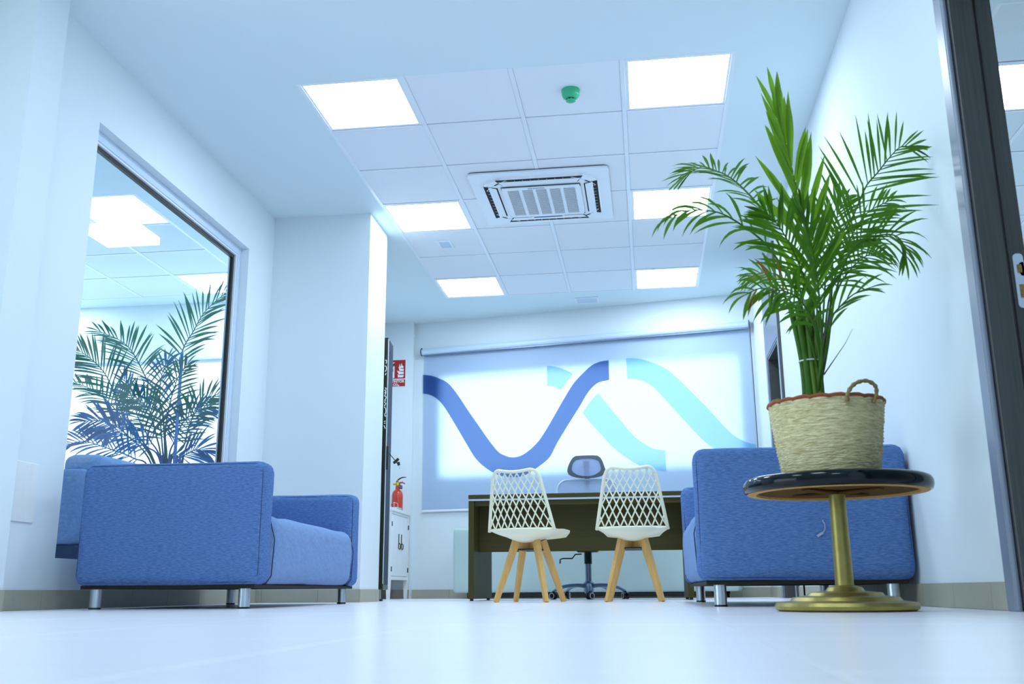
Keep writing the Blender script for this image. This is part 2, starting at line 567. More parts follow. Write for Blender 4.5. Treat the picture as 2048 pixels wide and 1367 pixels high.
# interior window in the left wall
def window_frame(name, plane, a0, a1, z0, z1, prof, t0, t1, m, parent=None):
    """rectangular ring; plane 'x': runs along y at x in t0..t1"""
    bm = BM()
    def bx(a, z, b, zz):
        if plane == 'x':
            box(bm, t0, a, z, t1, b, zz, bev=.002)
        else:
            box(bm, a, t0, z, b, t1, zz, bev=.002)
    bx(a0, z0, a0 + prof, z1)
    bx(a1 - prof, z0, a1, z1)
    bx(a0 + prof, z0, a1 - prof, z0 + prof)
    bx(a0 + prof, z1 - prof, a1 - prof, z1)
    return obj(name, bm, m, parent)
window_frame('window_frame', 'x', -1.2, 3.2, .1, 2.45, .05, -6.28, -6.22, M['alu'], fill_win)
bm = BM()
box(bm, -6.252, -1.16, .14, -6.248, 3.16, 2.41)
obj('pane', bm, M['glass_out'], fill_win)
win = holder('window_1')
WF0 = WZ0 - .085                 # bottom rail sits below the sill line
window_frame('window_frame', 'x', WY0, WY1, WF0, WZ1, .055, -2.815, -2.745, M['alu'], win)
window_frame('glazing_bead', 'x', WY0 + .055, WY1 - .055, WF0 + .055, WZ1 - .055, .012, -2.80, -2.75, M['tbar'], win)
window_frame('gasket', 'x', WY0 + .067, WY1 - .067, WF0 + .067, WZ1 - .067, .022, -2.79, -2.765, M['black'], win)
bm = BM()
box(bm, -2.780, WY0 + .08, WF0 + .08, -2.776, WY1 - .08, WZ1 - .08)
obj('pane', bm, M['glass'], win)

# facade window behind the blind
win2 = holder('window_2')
bm = BM()
for b in ((SW0, .03, ZW0, SW0 + .025, .06, ZW1), (SW1 - .025, .03, ZW0, SW1, .06, ZW1), (SW0 + .025, .03, ZW0, SW1 - .025, .06, ZW0 + .025), (SW0 + .025, .03, ZW1 - .025, SW1 - .025, .06, ZW1)):
    box(bm, *b, bev=.003, mx=WB)
obj('window_frame', bm, M['alu'], win2)
bm = BM()
box(bm, SW0 + .015, .043, ZW0 + .015, SW1 - .015, .047, ZW1 - .015, mx=WB)
obj('pane', bm, M['glass_out'], win2)

# tiled ceiling field
def ceiling_field(x0, y0, nx, ny, lights, tile_m, parent, skip=(), z=HCEIL, wide=.026):
    tw = TS - .026
    bm = BM()
    box(bm, -tw / 2, -tw / 2, 0, tw / 2, tw / 2, .012, bev=.003)
    proto = obj('ceiling_tile', bm, tile_m, parent)
    first = True
    for i in range(nx):
        for j in range(ny):
            if (i, j) in lights or (i, j) in skip:
                continue
            t = proto if first else proto.copy()
            if not first:
                COL.objects.link(t)
                t.parent = parent
            first = False
            t.location = (x0 + TS * (i + .5), y0 + TS * (j + .5), z + .003)
    for i in range(nx + 1):
        bm = BM()
        wd = wide if 0 < i < nx else .022
        off = 0 if 0 < i < nx else (.011 if i == 0 else -.011)
        box(bm, -wd / 2 + off, 0, 0, wd / 2 + off, TS * ny, .03, bev=.001)
        b = obj('ceiling_rail', bm, M['tbar'], parent)
        b.location = (x0 + TS * i, y0, z - .001)
    bm = BM()
    box(bm, .014, -.008, 0, TS - .014, .008, .03, bev=.001)
    pr = obj('ceiling_rail', bm, M['tbar'], parent)
    pr.location = (x0, y0 + .009, z - .0005)
    for j in range(ny + 1):
        for i in range(nx):
            if i == 0 and j == 0:
                continue
            c = pr.copy()
            COL.objects.link(c)
            c.parent = parent
            c.location = (x0 + TS * i, y0 + TS * j + (.009 if j == 0 else -.009 if j == ny else 0), z - .0005)
AC = {(1, 2), (2, 2), (1, 3), (2, 3)}
LG = {(0, 0), (3, 0), (0, 3), (3, 3), (0, 6), (3, 6)}
ceiling_field(GX, GY, 4, 7, LG, M['tile_white'], ceiling)

def ceiling_light(label, loc, group, m):
    t = thing('ceiling_light', label, 'light', loc, 0, group)
    bm = BM()
    o, i = .287, .266
    for b in ((-o, -o, 0, -i, o, .012), (i, -o, 0, o, o, .012), (-i, -o, 0, i, -i, .012), (-i, i, 0, i, o, .012)):
        box(bm, *b, bev=.0015)
    obj('frame', bm, M['tbar'], t)
    bm = BM()
    poly(bm, [(-i, -i, .004), (-i, i, .004), (i, i, .004), (i, -i, .004)])
    d = obj('diffuser', bm, m, t)
    bm = BM()
    box(bm, -o, -o, .0125, o, o, .03)
    obj('housing', bm, M['tbar'], t)
    return t
G1 = 'glowing panels in the tiled ceiling field'
LBL = {(0, 0): 'square light panel at the near left ceiling field corner, closest to the interior window',
       (3, 0): 'square light panel at the ceiling field corner beside the green smoke detector',
       (0, 3): 'square light panel between the air conditioner and the white pillar',
       (3, 3): 'square light panel right of the air conditioner, behind the palm tips',
       (0, 6): 'far square light panel in the field corner nearest the black rack',
       (3, 6): 'far square light panel in the field corner above the right half of the blind'}
for (i, j), l in LBL.items():
    ceiling_light(l, (GX + TS * (i + .5), GY + TS * (j + .5), HCEIL + .002), G1, M['led'])

# ------------------------------------------------------------------ neighbouring rooms
# left room behind the glass
wall('wall_next_room', [(-7.2, 2.9, 0, -7.0, 8.95, HCEIL), (-7.0, 8.75, 0, -6.5, 8.95, HCEIL), (-3.02, 8.75, 0, XL - .125, 8.95, HCEIL),
                        (-6.5, 8.75, 0, -3.02, 8.95, .12), (-6.5, 8.75, 2.25, -3.02, 8.95, HCEIL), (-7.0, 3.82, 0, -6.2, 3.9, HCEIL)])
bm = BM()
box(bm, -7.0, 2.9, -.12, XL - .125, 8.95, 0)
struct(obj('floor_next_room', bm, M['floor']))
bm = BM()
LX, LY = -3.49, 6.10
for b in ((-7.2, 2.9, XL - .115, LY), (LX, LY, XL - .115, LY + 2.4), (-7.2, LY, LX - 2.4, LY + 2.4), (-7.2, LY + 2.4, XL - .115, 8.95)):
    box(bm, b[0], b[1], HCEIL, b[2], b[3], HCEIL + .1)
box(bm, LX - 2.45, LY - .05, HCEIL + .05, LX + .05, LY + 2.45, HCEIL + .1)
ceil2 = struct(obj('ceiling_next_room', bm, M['plaster']))
LL = {(3, 0), (3, 3), (0, 0), (0, 3)}
ceiling_field(LX - 2.4, LY, 4, 4, LL, M['tile_speckle'], ceil2)
ceiling_light('light panel seen through the window glass, in the near corner of the tiled field', (LX - .3, LY + .3, HCEIL + .002), 'panels behind the window glass', M['led'])
ceiling_light('light panel seen through the window glass, above the tip of the tall palm frond', (LX - .3, LY + 2.1, HCEIL + .002), 'panels behind the window glass', M['led'])
for q, yy in enumerate((LY + .3, LY + 2.1)):  # unseen panels added to make the next room brighter
    ceiling_light('added fill light panel in the next room, unseen past the left edge of the window', (LX - 2.1, yy, HCEIL + .002), 'added next room fill panels', M['led'])
win3 = holder('window_3')
window_frame('window_frame', 'y', -6.5, -3.02, .12, 2.25, .03, 8.83, 8.89, M['tbar'], win3)
bm = BM()
box(bm, -6.46, 8.858, .16, -3.06, 8.862, 2.21)
obj('pane', bm, M['glass_out'], win3)

# right room beyond the near doorway
wall('wall_side_room', [(4.6, -.2, 0, 4.8, 8.7, HCEIL), (XR + .13, 8.5, 0, 4.6, 8.7, HCEIL), (XR + .13, -.2, 0, 4.6, 0, HCEIL)])
bm = BM()
RX, RY = 1.773, 4.51
for b in ((XR + .13, -.2, 4.8, RY), (XR + .13, RY, RX, RY + 3.6), (RX + 2.4, RY, 4.8, RY + 3.6), (XR + .13, RY + 3.6, 4.8, 8.7)):
    box(bm, b[0], b[1], HCEIL, b[2], b[3], HCEIL + .1)
box(bm, RX - .05, RY - .05, HCEIL + .05, RX + 2.45, RY + 3.65, HCEIL + .1)
ceil3 = struct(obj('ceiling_side_room', bm, M['plaster']))
ceiling_field(RX, RY, 4, 6, {(0, 1), (3, 1), (0, 4), (3, 4)}, M['tile_speckle'], ceil3)
ceiling_light('light panel in the side room, seen past the dark door frame', (RX + .3, RY + .9, HCEIL + .002), None, M['led'])
ceiling_light('side room light panel deeper inside, hidden by the right wall', (RX + 2.1, RY + .9, HCEIL + .002), 'hidden side room panels', M['led'])
ceiling_light('side room light panel deeper inside, hidden by the right wall', (RX + 2.1, RY + 2.7, HCEIL + .002), 'hidden side room panels', M['led'])
ceiling_light('side room light panel deeper inside, hidden by the right wall', (RX + .3, RY + 2.7, HCEIL + .002), 'hidden side room panels', M['led'])
# unseen panels added behind the camera to brighten the near floor and wall
for x, y in ((-1.7, 2.2), (-.3, 2.2), (.1, .3)):
    t = ceiling_light('added fill light panel, unseen above and behind the viewer', (x, y, HCEIL - .031), 'added fill panels behind the viewer', M['led_fill'])

# ------------------------------------------------------------------ doors
# near doorway: jamb, casing, strike plate
dr = holder('door_1')
bm = BM()
box(bm, XR - .014, 3.125, 0, XR, 3.20, DZ + .07, bev=.004)
box(bm, XR - .014, D0 - .085, 0, XR, D0 - .01, DZ + .07, bev=.004)
box(bm, XR - .014, D0 - .01, DZ - .01, XR, 3.125, DZ + .07, bev=.004)
obj('casing', bm, M['doorwood_light'], dr)
bm = BM()
for y in (3.104, D0 - .009):
    box(bm, XR - .016, y, 0, XR - .002, y + .012, DZ - .005, bev=.005, seg=3)
obj('casing_bead', bm, M['doorwood_light'], dr)
bm = BM()
box(bm, XR, 3.09, 0, XR + .075, D1, DZ, bev=.002)
box(bm, XR + .085, 3.10, 0, XR + .135, D1, DZ, bev=.002)
box(bm, XR, 3.108, 0, XR + .135, D1 + .004, DZ)
box(bm, XR, D0, 0, XR + .13, D0 + .025, DZ)
box(bm, XR, D0, DZ - .03, XR + .13, D1, DZ)
jamb = obj('door_jamb', bm, M['doorwood'], dr)
bm = BM()
for i in range(1):
    ol = [(x, z) for x, z in rounded_rect(.030, .175, .012, 4, 0, 0)]
    extrude_poly(bm, [(XR + .110 + x, 3.0985, .985 + z) for x, z in ol], (0, -.002, 0))
    ol = [(x, z) for x, z in rounded_rect(.026, .045, .008, 3, 0, 0)]
    extrude_poly(bm, [(XR + .124 + x, 3.0985, 1.022 + z) for x, z in ol], (0, -.002, 0))
sp = obj('strike_plate', bm, M['alu'], dr)
bm = BM()
box(bm, XR + .103, 3.094, 1.010, XR + .117, 3.0968, 1.036)
box(bm, XR + .103, 3.094, .930, XR + .117, 3.0968, .972)
obj('latch_hole', bm, M['rope'], sp)

# far doorway with a tall transom panel
dr = holder('door_2')
bm = BM()
y0, y1, zt = 7.50, 8.36, 2.70
for b in ((y0, 0, E0, zt), (E1, 0, y1, zt), (E0, EZ, E1, zt)):
    box(bm, XR - .018, b[0], b[1], XR, b[2], b[3], bev=.002)
obj('casing', bm, M['doorwood_light'], dr)
bm = BM()
for b in ((E0, 0, E0 + .02, EZ), (E1 - .02, 0, E1, EZ), (E0 + .02, EZ - .02, E1 - .02, EZ)):
    box(bm, XR - .012, b[0], b[1], XR + .13, b[2], b[3], bev=.001)
obj('door_jamb', bm, M['doorwood'], dr)
bm = BM()
box(bm, XR - .021, y0 - .004, 0, XR - .001, y0 + .01, zt, bev=.002)
box(bm, XR - .021, E1 + .012, 0, XR - .012, E1 + .020, EZ + .012, bev=.002)
box(bm, XR - .021, E0 - .016, EZ + .012, XR - .012, E1 + .02, EZ + .02, bev=.002)
obj('edge_trim', bm, M['doorwood'], dr)
bm = BM()
box(bm, XR + .085, E0 + .022, .008, XR + .125, E1 - .022, EZ - .022, bev=.002)
leaf = obj('door_leaf', bm, M['doorwood'], dr)
bm = BM()
tube(bm, [(XR + .085, E0 + .09, 1.02), (XR + .045, E0 + .09, 1.02), (XR + .04, E0 + .10, 1.02), (XR + .04, E0 + .20, 1.02)], .009, 8)
obj('door_handle', bm, M['steel'], leaf)

# cover plate on the left wall
t = thing('access_panel', 'blank cream cover plate low on the left wall beside the window', 'panel', (XL, 4.02, .50))
bm = BM()
box(bm, 0, -.085, -.13, .006, .085, .13, bev=.003)
obj('plate', bm, M['white_lacquer'], t)
bm = BM()
for s in (-1, 1):
    cyl(bm, (.005, 0, s * .11), (.0072, 0, s * .11), .004, seg=10)
stuff(obj('screw', bm, M['tbar'], t))

# ------------------------------------------------------------------ things on the ceiling
# air conditioner cassette
t = thing('air_conditioner', 'white ceiling cassette air conditioner with slatted intake grille', 'air conditioner', (GX + 1.2, GY + 1.8, HCEIL - .002))
bm = BM()
H = .475
ol = rounded_rect(.95, .95, .03, 2)
extrude_poly(bm, [(x, y, -.016) for x, y in ol], (0, 0, .012))
obj('panel', bm, M['plastic_white'], t, smooth=False)
bm = BM()
ol = rounded_rect(.942, .942, .03, 2)
extrude_poly(bm, [(x, y, -.004) for x, y in ol], (0, 0, .004))
obj('shadow_gap', bm, M['gap'], t)
# raised centre body with chamfered corners
bm = BM()
ol = rounded_rect(.80, .80, .17, 8)
n = len(ol)
a = [bm.verts.new((x, y, -.016)) for x, y in ol]
b = [bm.verts.new((x * .985, y * .985, -.030)) for x, y in ol]
bm.faces.new(b)
for i in range(n):
    bm.faces.new((a[i], a[(i + 1) % n], b[(i + 1) % n], b[i]))
obj('body', bm, M['plastic_white'], t)
# four outlets with flaps
for k in range(4):
    R = Matrix.Rotation(k * PI / 2, 4, 'Z')
    bm = BM()
    q = [(-.300, -.392, -.0306), (.300, -.392, -.0306), (.262, -.298, -.0306), (-.262, -.298, -.0306)]
    poly(bm, [R @ Vector(p) for p in q])
    slot = obj('outlet_slot', bm, M['gap'], t)
    bm = BM()
    q = [(-.282, -.360, -.0330), (.282, -.360, -.0330), (.256, -.307, -.0345), (-.256, -.307, -.0345)]
    extrude_poly(bm, [R @ Vector(p) for p in q], (0, 0, .002))
    obj('outlet_flap', bm, M['plastic_white'], slot)
    bm = BM()
    for i in range(9):
        xx = -.22 + i * .055
        box(bm, xx - .002, -.378, -.0335, xx + .002, -.36, -.0308, mx=R)
    stuff(obj('vane', bm, M['plastic_grey'], slot))
    # corner relief
    bm = BM()
    R2 = Matrix.Rotation(k * PI / 2 + PI / 4, 4, 'Z')
    pts = [(.405 * math.cos(-PI / 2 + d), .405 * math.sin(-PI / 2 + d)) for d in (-.27, -.18, -.09, 0, .09, .18, .27)]
    tube(bm, [R2 @ Vector((x, y - .035, -.0295)) for x, y in pts], .005, 6, flat=.4)
    obj('corner_groove', bm, M['alu'], t)
    bm = BM()
    tube(bm, [R2 @ Vector((x, y - .034, -.0315)) for x, y in pts[3:6]], .006, 6, flat=.3)
    obj('corner_slot', bm, M['gap'], t)
bm = BM()
box(bm, -.275, -.275, -.0372, .275, .275, -.036)
gf = obj('intake_frame', bm, M['gap'], t)
bm = BM()
box(bm, -.27, -.272, -.045, .27, -.235, -.036, bev=.002)
box(bm, -.27, .235, -.045, .27, .272, -.036, bev=.002)
for x in (-.255, .255):
    box(bm, x - .02, -.24, -.045, x + .02, .24, -.036, bev=.002)
for i in range(1, 5):
    x = -.24 + i * .096
    box(bm, x - .011, -.238, -.044, x + .011, .238, -.0365)
obj('grille_frame', bm, M['plastic_white'], gf)
bm = BM()
box(bm, -.24, -.0026, -.0425, .24, .0026, -.0385)
sl = obj('slat', bm, M['plastic_white'], gf)
for i in range(27):
    c = sl if i == 0 else sl.copy()
    if i:
        COL.objects.link(c)
        c.parent = gf
    c.location = (0, -.225 + i * .0173, 0)
bm = BM()
box(bm, -.12, .283, -.040, .12, .312, -.036, bev=.002)
dp = obj('display', bm, M['plastic_white'], t)
bm = BM()
box(bm, -.105, .290, -.0412, .105, .305, -.0395)
obj('display_window', bm, M['blind_dark'], dp)
text_mesh('lettering', 'EAS ELECTRIC', .018, M['grey_metal'], t, Matrix.Translation((-.03, -.255, -.0456)) @ Matrix.Rotation(PI, 4, 'X'))

# smoke detector
t = thing('smoke_detector', 'green dome smoke detector on a white ceiling tile', 'smoke detector', (-.335, 5.07, HCEIL + .003))
bm = BM()
lathe(bm, [(.052, 0), (.052, -.012), (.048, -.016)], 32)
obj('base', bm, M['green'], t, True, .5)
bm = BM()
lathe(bm, [(.049, -.015), (.050, -.03), (.044, -.044), (.032, -.053), (.024, -.055)], 32)
obj('housing', bm, M['green'], t, True, .6)
bm = BM()
lathe(bm, [(.0235, -.054), (.0235, -.064)], 24)
obj('smoke_chamber', bm, M['gap'], t)
bm = BM()
for k in range(8):
    a = k * PI / 4 + .2
    beam(bm, (.025 * math.cos(a), .025 * math.sin(a), -.054), (.025 * math.cos(a), .025 * math.sin(a), -.065), .004, .004)
lathe(bm, [(.027, -.063), (.027, -.067), (.02, -.071), (.006, -.073)], 24)
obj('cap', bm, M['green'], t, True, .5)

def recessed(label, loc, sx, sy, lens):
    t = thing('emergency_light', label, 'light', loc)
    bm = BM()
    for b in ((-sx, -sy, -sx + .018, sy), (sx - .018, -sy, sx, sy), (-sx + .018, -sy, sx - .018, -sy + .018), (-sx + .018, sy - .018, sx - .018, sy)):
        box(bm, b[0], b[1], -.008, b[2], b[3], 0, bev=.0015)
    obj('frame', bm, M['tbar'], t)
    bm = BM()
    box(bm, -sx + .018, -sy + .018, -.004, sx - .018, sy - .018, 0)
    obj('lens', bm, lens, t)
    return t
M['lens'] = mat('prismatic_lens', (0.66, 0.78, 0.90), 0.15, noise=(60, 60, 60, 0.5), col2=(0.45, 0.6, 0.78))
recessed('small square emergency light flush in a ceiling tile beyond the left light panel', (-1.538, 7.47, HCEIL + .003), .058, .09, M['lens'])
recessed('small oblong emergency light in plaster ceiling above the roller blind', (-.498, 9.235, HCEIL), .115, .10, M['lens'])

# ------------------------------------------------------------------ roller blind
t = thing('roller_blind', 'wide white roller blind printed with navy and cyan waves', 'blind', (-2.334, 9.862, 0), math.atan2(-.18041, .98359))
OFF = -.018
bm = BM()
cyl(bm, (.095, OFF - .03, 2.478), (3.415, OFF - .03, 2.478), .034, seg=20)
obj('roller_tube', bm, M['alu'], t, True, .6)
bm = BM()
box(bm, .11, OFF - .045, 2.436, 3.41, OFF - .012, 2.446, bev=.002)
obj('roller_shadow_strip', bm, M['grey_metal'], t)  # dark strip standing in for the shade below the roller
bm = BM()
for s in (.088, 3.418):
    bm = BM()
    tube(bm, [(s - .004, OFF - .03, 2.478), (s + .004, OFF - .03, 2.478)], .040, 16)
    box(bm, s - .004, OFF - .05, 2.45, s + .004, -.001, 2.52)
    obj('bracket', bm, M['chair_frame'], t)
bm = BM()
S0, S1 = .104, 3.405
NX, NZ = 40, 20
g = [[bm.verts.new((S0 + (S1 - S0) * i / NX, OFF + .0015 * math.sin(i * .9) * (1 - j / NZ), .85 + (2.47 - .85) * j / NZ)) for j in range(NZ + 1)] for i in range(NX + 1)]
for i in range(NX):
    for j in range(NZ):
        bm.faces.new((g[i][j], g[i + 1][j], g[i + 1][j + 1], g[i][j + 1]))
fab = obj('fabric', bm, M['blind'], t, True)
bm = BM()
box(bm, S0, OFF - .010, .836, S1, OFF + .008, .858, bev=.004, seg=2)
obj('hem_bar', bm, M['tbar'], t)
POLS = {"dark":[[0.093,2.247],[0.127,2.241],[0.16,2.235],[0.192,2.228],[0.22,2.218],[0.246,2.207],[0.273,2.194],[0.305,2.179],[0.338,2.162],[0.371,2.138],[0.403,2.107],[0.434,2.07],[0.469,2.024],[0.51,1.965],[0.554,1.898],[0.597,1.835],[0.635,1.78],[0.671,1.73],[0.707,1.679],[0.744,1.626],[0.781,1.574],[0.816,1.525],[0.849,1.482],[0.88,1.443],[0.909,1.411],[0.935,1.389],[0.96,1.375],[0.985,1.364],[1.01,1.354],[1.034,1.346],[1.061,1.343],[1.09,1.343],[1.121,1.347],[1.152,1.356],[1.182,1.37],[1.212,1.388],[1.243,1.409],[1.273,1.433],[1.304,1.461],[1.334,1.491],[1.359,1.522],[1.383,1.555],[1.41,1.595],[1.444,1.647],[1.482,1.707],[1.517,1.763],[1.549,1.815],[1.579,1.864],[1.61,1.911],[1.64,1.958],[1.671,2.003],[1.702,2.044],[1.732,2.077],[1.762,2.106],[1.793,2.133],[1.823,2.16],[1.853,2.186],[1.883,2.207],[1.913,2.222],[1.943,2.232],[1.972,2.24],[2.001,2.244],[2.029,2.245],[2.058,2.246],[2.057,2.051],[2.021,2.046],[1.985,2.042],[1.952,2.033],[1.924,2.019],[1.9,2.001],[1.877,1.98],[1.856,1.958],[1.836,1.932],[1.816,1.904],[1.797,1.875],[1.778,1.843],[1.755,1.807],[1.726,1.765],[1.694,1.719],[1.664,1.675],[1.637,1.637],[1.613,1.601],[1.588,1.564],[1.562,1.525],[1.536,1.485],[1.512,1.446],[1.491,1.407],[1.472,1.369],[1.45,1.335],[1.424,1.307],[1.394,1.283],[1.36,1.26],[1.321,1.234],[1.279,1.209],[1.24,1.187],[1.209,1.171],[1.181,1.159],[1.15,1.151],[1.112,1.147],[1.071,1.147],[1.029,1.15],[0.989,1.156],[0.948,1.165],[0.908,1.179],[0.867,1.199],[0.825,1.222],[0.785,1.25],[0.748,1.279],[0.711,1.312],[0.677,1.349],[0.645,1.392],[0.615,1.441],[0.583,1.493],[0.547,1.552],[0.509,1.615],[0.471,1.678],[0.432,1.741],[0.392,1.804],[0.358,1.857],[0.333,1.894],[0.313,1.921],[0.293,1.945],[0.271,1.967],[0.249,1.986],[0.227,2.002],[0.205,2.015],[0.184,2.025],[0.162,2.033],[0.14,2.039],[0.118,2.044],[0.096,2.049]],"c1":[[1.431,2.24],[1.463,2.235],[1.494,2.23],[1.526,2.222],[1.556,2.212],[1.586,2.199],[1.615,2.186],[1.643,2.171],[1.67,2.156],[1.696,2.14],[1.566,1.983],[1.547,1.996],[1.528,2.009],[1.507,2.021],[1.482,2.029],[1.455,2.035],[1.428,2.041]],"c2":[[1.942,1.928],[1.981,1.875],[2.021,1.823],[2.059,1.772],[2.096,1.723],[2.133,1.675],[2.169,1.628],[2.206,1.581],[2.242,1.534],[2.278,1.492],[2.315,1.457],[2.352,1.428],[2.387,1.403],[2.418,1.383],[2.445,1.368],[2.475,1.356],[2.507,1.348],[2.54,1.343],[2.574,1.338],[2.574,1.145],[2.539,1.149],[2.505,1.153],[2.466,1.161],[2.42,1.172],[2.37,1.188],[2.324,1.206],[2.286,1.226],[2.252,1.249],[2.214,1.277],[2.168,1.312],[2.119,1.352],[2.07,1.396],[2.024,1.446],[1.979,1.5],[1.937,1.55],[1.899,1.595],[1.864,1.635],[1.835,1.671],[1.816,1.698],[1.802,1.721],[1.788,1.743],[1.8,1.763],[1.812,1.783],[1.827,1.804],[1.846,1.828],[1.867,1.853],[1.888,1.875],[1.906,1.894],[1.924,1.911]],"c3":[[2.231,2.253],[2.256,2.252],[2.28,2.252],[2.306,2.249],[2.335,2.244],[2.366,2.237],[2.397,2.228],[2.427,2.218],[2.456,2.206],[2.487,2.192],[2.52,2.176],[2.554,2.158],[2.587,2.138],[2.616,2.118],[2.644,2.096],[2.674,2.068],[2.708,2.033],[2.744,1.993],[2.779,1.953],[2.814,1.913],[2.848,1.873],[2.884,1.833],[2.921,1.79],[2.96,1.746],[2.997,1.702],[3.032,1.659],[3.065,1.616],[3.098,1.574],[3.132,1.533],[3.166,1.493],[3.198,1.459],[3.227,1.435],[3.253,1.416],[3.28,1.4],[3.307,1.385],[3.334,1.372],[3.361,1.362],[3.39,1.354],[3.42,1.348],[3.449,1.343],[3.442,1.156],[3.404,1.158],[3.365,1.161],[3.328,1.166],[3.293,1.176],[3.259,1.188],[3.225,1.203],[3.192,1.222],[3.158,1.244],[3.123,1.267],[3.085,1.292],[3.045,1.319],[3.01,1.343],[2.984,1.364],[2.962,1.383],[2.938,1.407],[2.906,1.442],[2.871,1.482],[2.835,1.523],[2.801,1.565],[2.766,1.608],[2.732,1.652],[2.697,1.695],[2.662,1.738],[2.627,1.782],[2.59,1.828],[2.553,1.875],[2.521,1.914],[2.496,1.94],[2.477,1.959],[2.455,1.975],[2.43,1.993],[2.404,2.008],[2.378,2.021],[2.351,2.031],[2.324,2.039],[2.299,2.044],[2.276,2.047],[2.256,2.048],[2.236,2.049]]}
for key, mm in (('dark', 'blind_dark'), ('c1', 'blind_cyan'), ('c2', 'blind_cyan'), ('c3', 'blind_cyan')):
    pts = POLS[key]
    bm = BM()
    f = poly(bm, [(min(s, S1), OFF - .0035, z) for s, z in pts])
    bmesh.ops.triangulate(bm, faces=[f], ngon_method='EAR_CLIP')
    obj('printed_wave', bm, M[mm], fab)
bm = BM()
tube(bm, [(3.422, OFF - .062, 2.46), (3.424, OFF - .06, 1.4), (3.423, OFF - .058, .95)], .003, 6)
tube(bm, [(3.422, OFF - .004, 2.46), (3.424, OFF - .006, 1.4), (3.423, OFF - .008, .95)], .003, 6)
obj('pull_chain', bm, M['chair_frame'], t)

# ------------------------------------------------------------------ sofas
from mathutils import noise as MN
def soft_box(bm, x0, y0, z0, x1, y1, z1, bev, cuts=5, amp=.004, freq=5.0, bulge=None):
    b2 = bmesh.new()
    box(b2, x0, y0, z0, x1, y1, z1, bev=bev, seg=4)
    long_e = [e for e in b2.edges if e.calc_length() > .12]
    bmesh.ops.subdivide_edges(b2, edges=long_e, cuts=cuts, use_grid_fill=True)
    b2.normal_update()
    for v in b2.verts:
        n = v.normal.copy()
        p = v.co
        d = amp * MN.noise(p * freq)
        if bulge:
            d += bulge(p, n)
        v.co = p + n * d
    me = bpy.data.meshes.new('tmp')
    b2.to_mesh(me)
    b2.free()
    bm.from_mesh(me)
    bpy.data.meshes.remove(me)

LEN, DEP, HGT = 1.76, .85, .64
def make_sofa(label, loc, rz):
    t = thing('sofa', label, 'sofa', loc, rz, 'blue fabric sofas')
    for y0 in (0, LEN - .16):
        bm = BM()
        soft_box(bm, -DEP, y0, .10, 0, y0 + .16, HGT, .045, 6, .004)
        arm = obj('arm', bm, M['denim'], t, True)
        bm = BM()
        for yy in (y0 + .0145, y0 + .1455):
            ol = rounded_rect(DEP - .027, HGT - .10 - .027, .04, 6, -DEP / 2, (HGT + .10) / 2)
            tube(bm, [(x, yy, z) for x, z in ol], .0022, 6, closed=True)
        stuff(obj('seam', bm, M['piping'], arm, True))
    bm = BM()
    soft_box(bm, -.74, .165, .10, -.008, LEN - .165, .40, .055, 9, .010, 6.0,
             bulge=lambda p, n: .016 * max(0, n.x) * math.sin(PI * min(1, max(0, (p.z - .1) / .3))) + .012 * max(0, n.z))
    seat = obj('seat', bm, M['denim_lit'], t, True)
    bm = BM()
    tube(bm, [(-.03, .17, .105), (-.004, .167, .14), (.004, .166, .30), (-.02, .166, .385), (-.10, .166, .412)], .0025, 6)
    tube(bm, [(-.03, LEN - .17, .105), (-.004, LEN - .167, .14), (.004, LEN - .166, .30), (-.02, LEN - .166, .385), (-.10, LEN - .166, .412)], .0025, 6)
    stuff(obj('seam', bm, M['piping'], seat))
    bm = BM()
    soft_box(bm, -DEP + .005, .155, .10, -.60, LEN - .155, HGT + .01, .05, 8, .008, 5.0)
    obj('backrest', bm, M['denim'], t, True)
    bm = BM()
    box(bm, -DEP + .03, .03, .086, -.03, LEN - .03, .101)
    obj('underside', bm, M['under'], t)
    for x in (-.085, -DEP + .085):
        for y in (.065, LEN - .065):
            bm = BM()
            cyl(bm, (x, y, .006), (x, y, .10), .0255, seg=20)
            lg = obj('leg', bm, M['steel'], t, True, .6)
            bm = BM()
            cyl(bm, (x, y, 0), (x, y, .008), .0265, seg=20)
            obj('foot', bm, M['black'], lg, True, .6)
    return t
sofaA = make_sofa('blue fabric sofa against the left wall, under the interior window', (-1.672, 4.21, 0), math.radians(2.3))
sofaB = dup(sofaA, None, (.198, 5.93, 0), PI, 'blue fabric sofa against the right wall, behind the round table')
bm = BM()
tube(bm, [(-.20 + .04, LEN - .35, .086), (-.16, LEN - .35, .04)], .011, 6, flat=.3)
tube(bm, [(-.30, LEN - .4, .088), (-.30, LEN - .4, .055), (-.33, LEN - .4, .035), (-.36, LEN - .4, .05), (-.36, LEN - .4, .088)], .008, 6, flat=.4)
for v in bm.verts:
    v.co.x -= .30
obj('strap', bm, M['under'], sofaB)
bm = BM()
def ribbon(bm, pts, wd):
    pts = [Vector(p) for p in pts]
    for a, b in zip(pts[:-1], pts[1:]):
        beam(bm, a, b, wd, .0008, side=(1, 0, 1))
ribbon(bm, [(-.500, LEN + .0045, .335), (-.508, LEN + .0045, .318), (-.507, LEN + .0045, .30), (-.498, LEN + .0045, .285)], .004)
ribbon(bm, [(-.500, LEN + .0045, .287), (-.488, LEN + .0045, .28), (-.475, LEN + .0045, .272)], .010)
obj('scuff_mark', bm, M['scuff'], sofaB)

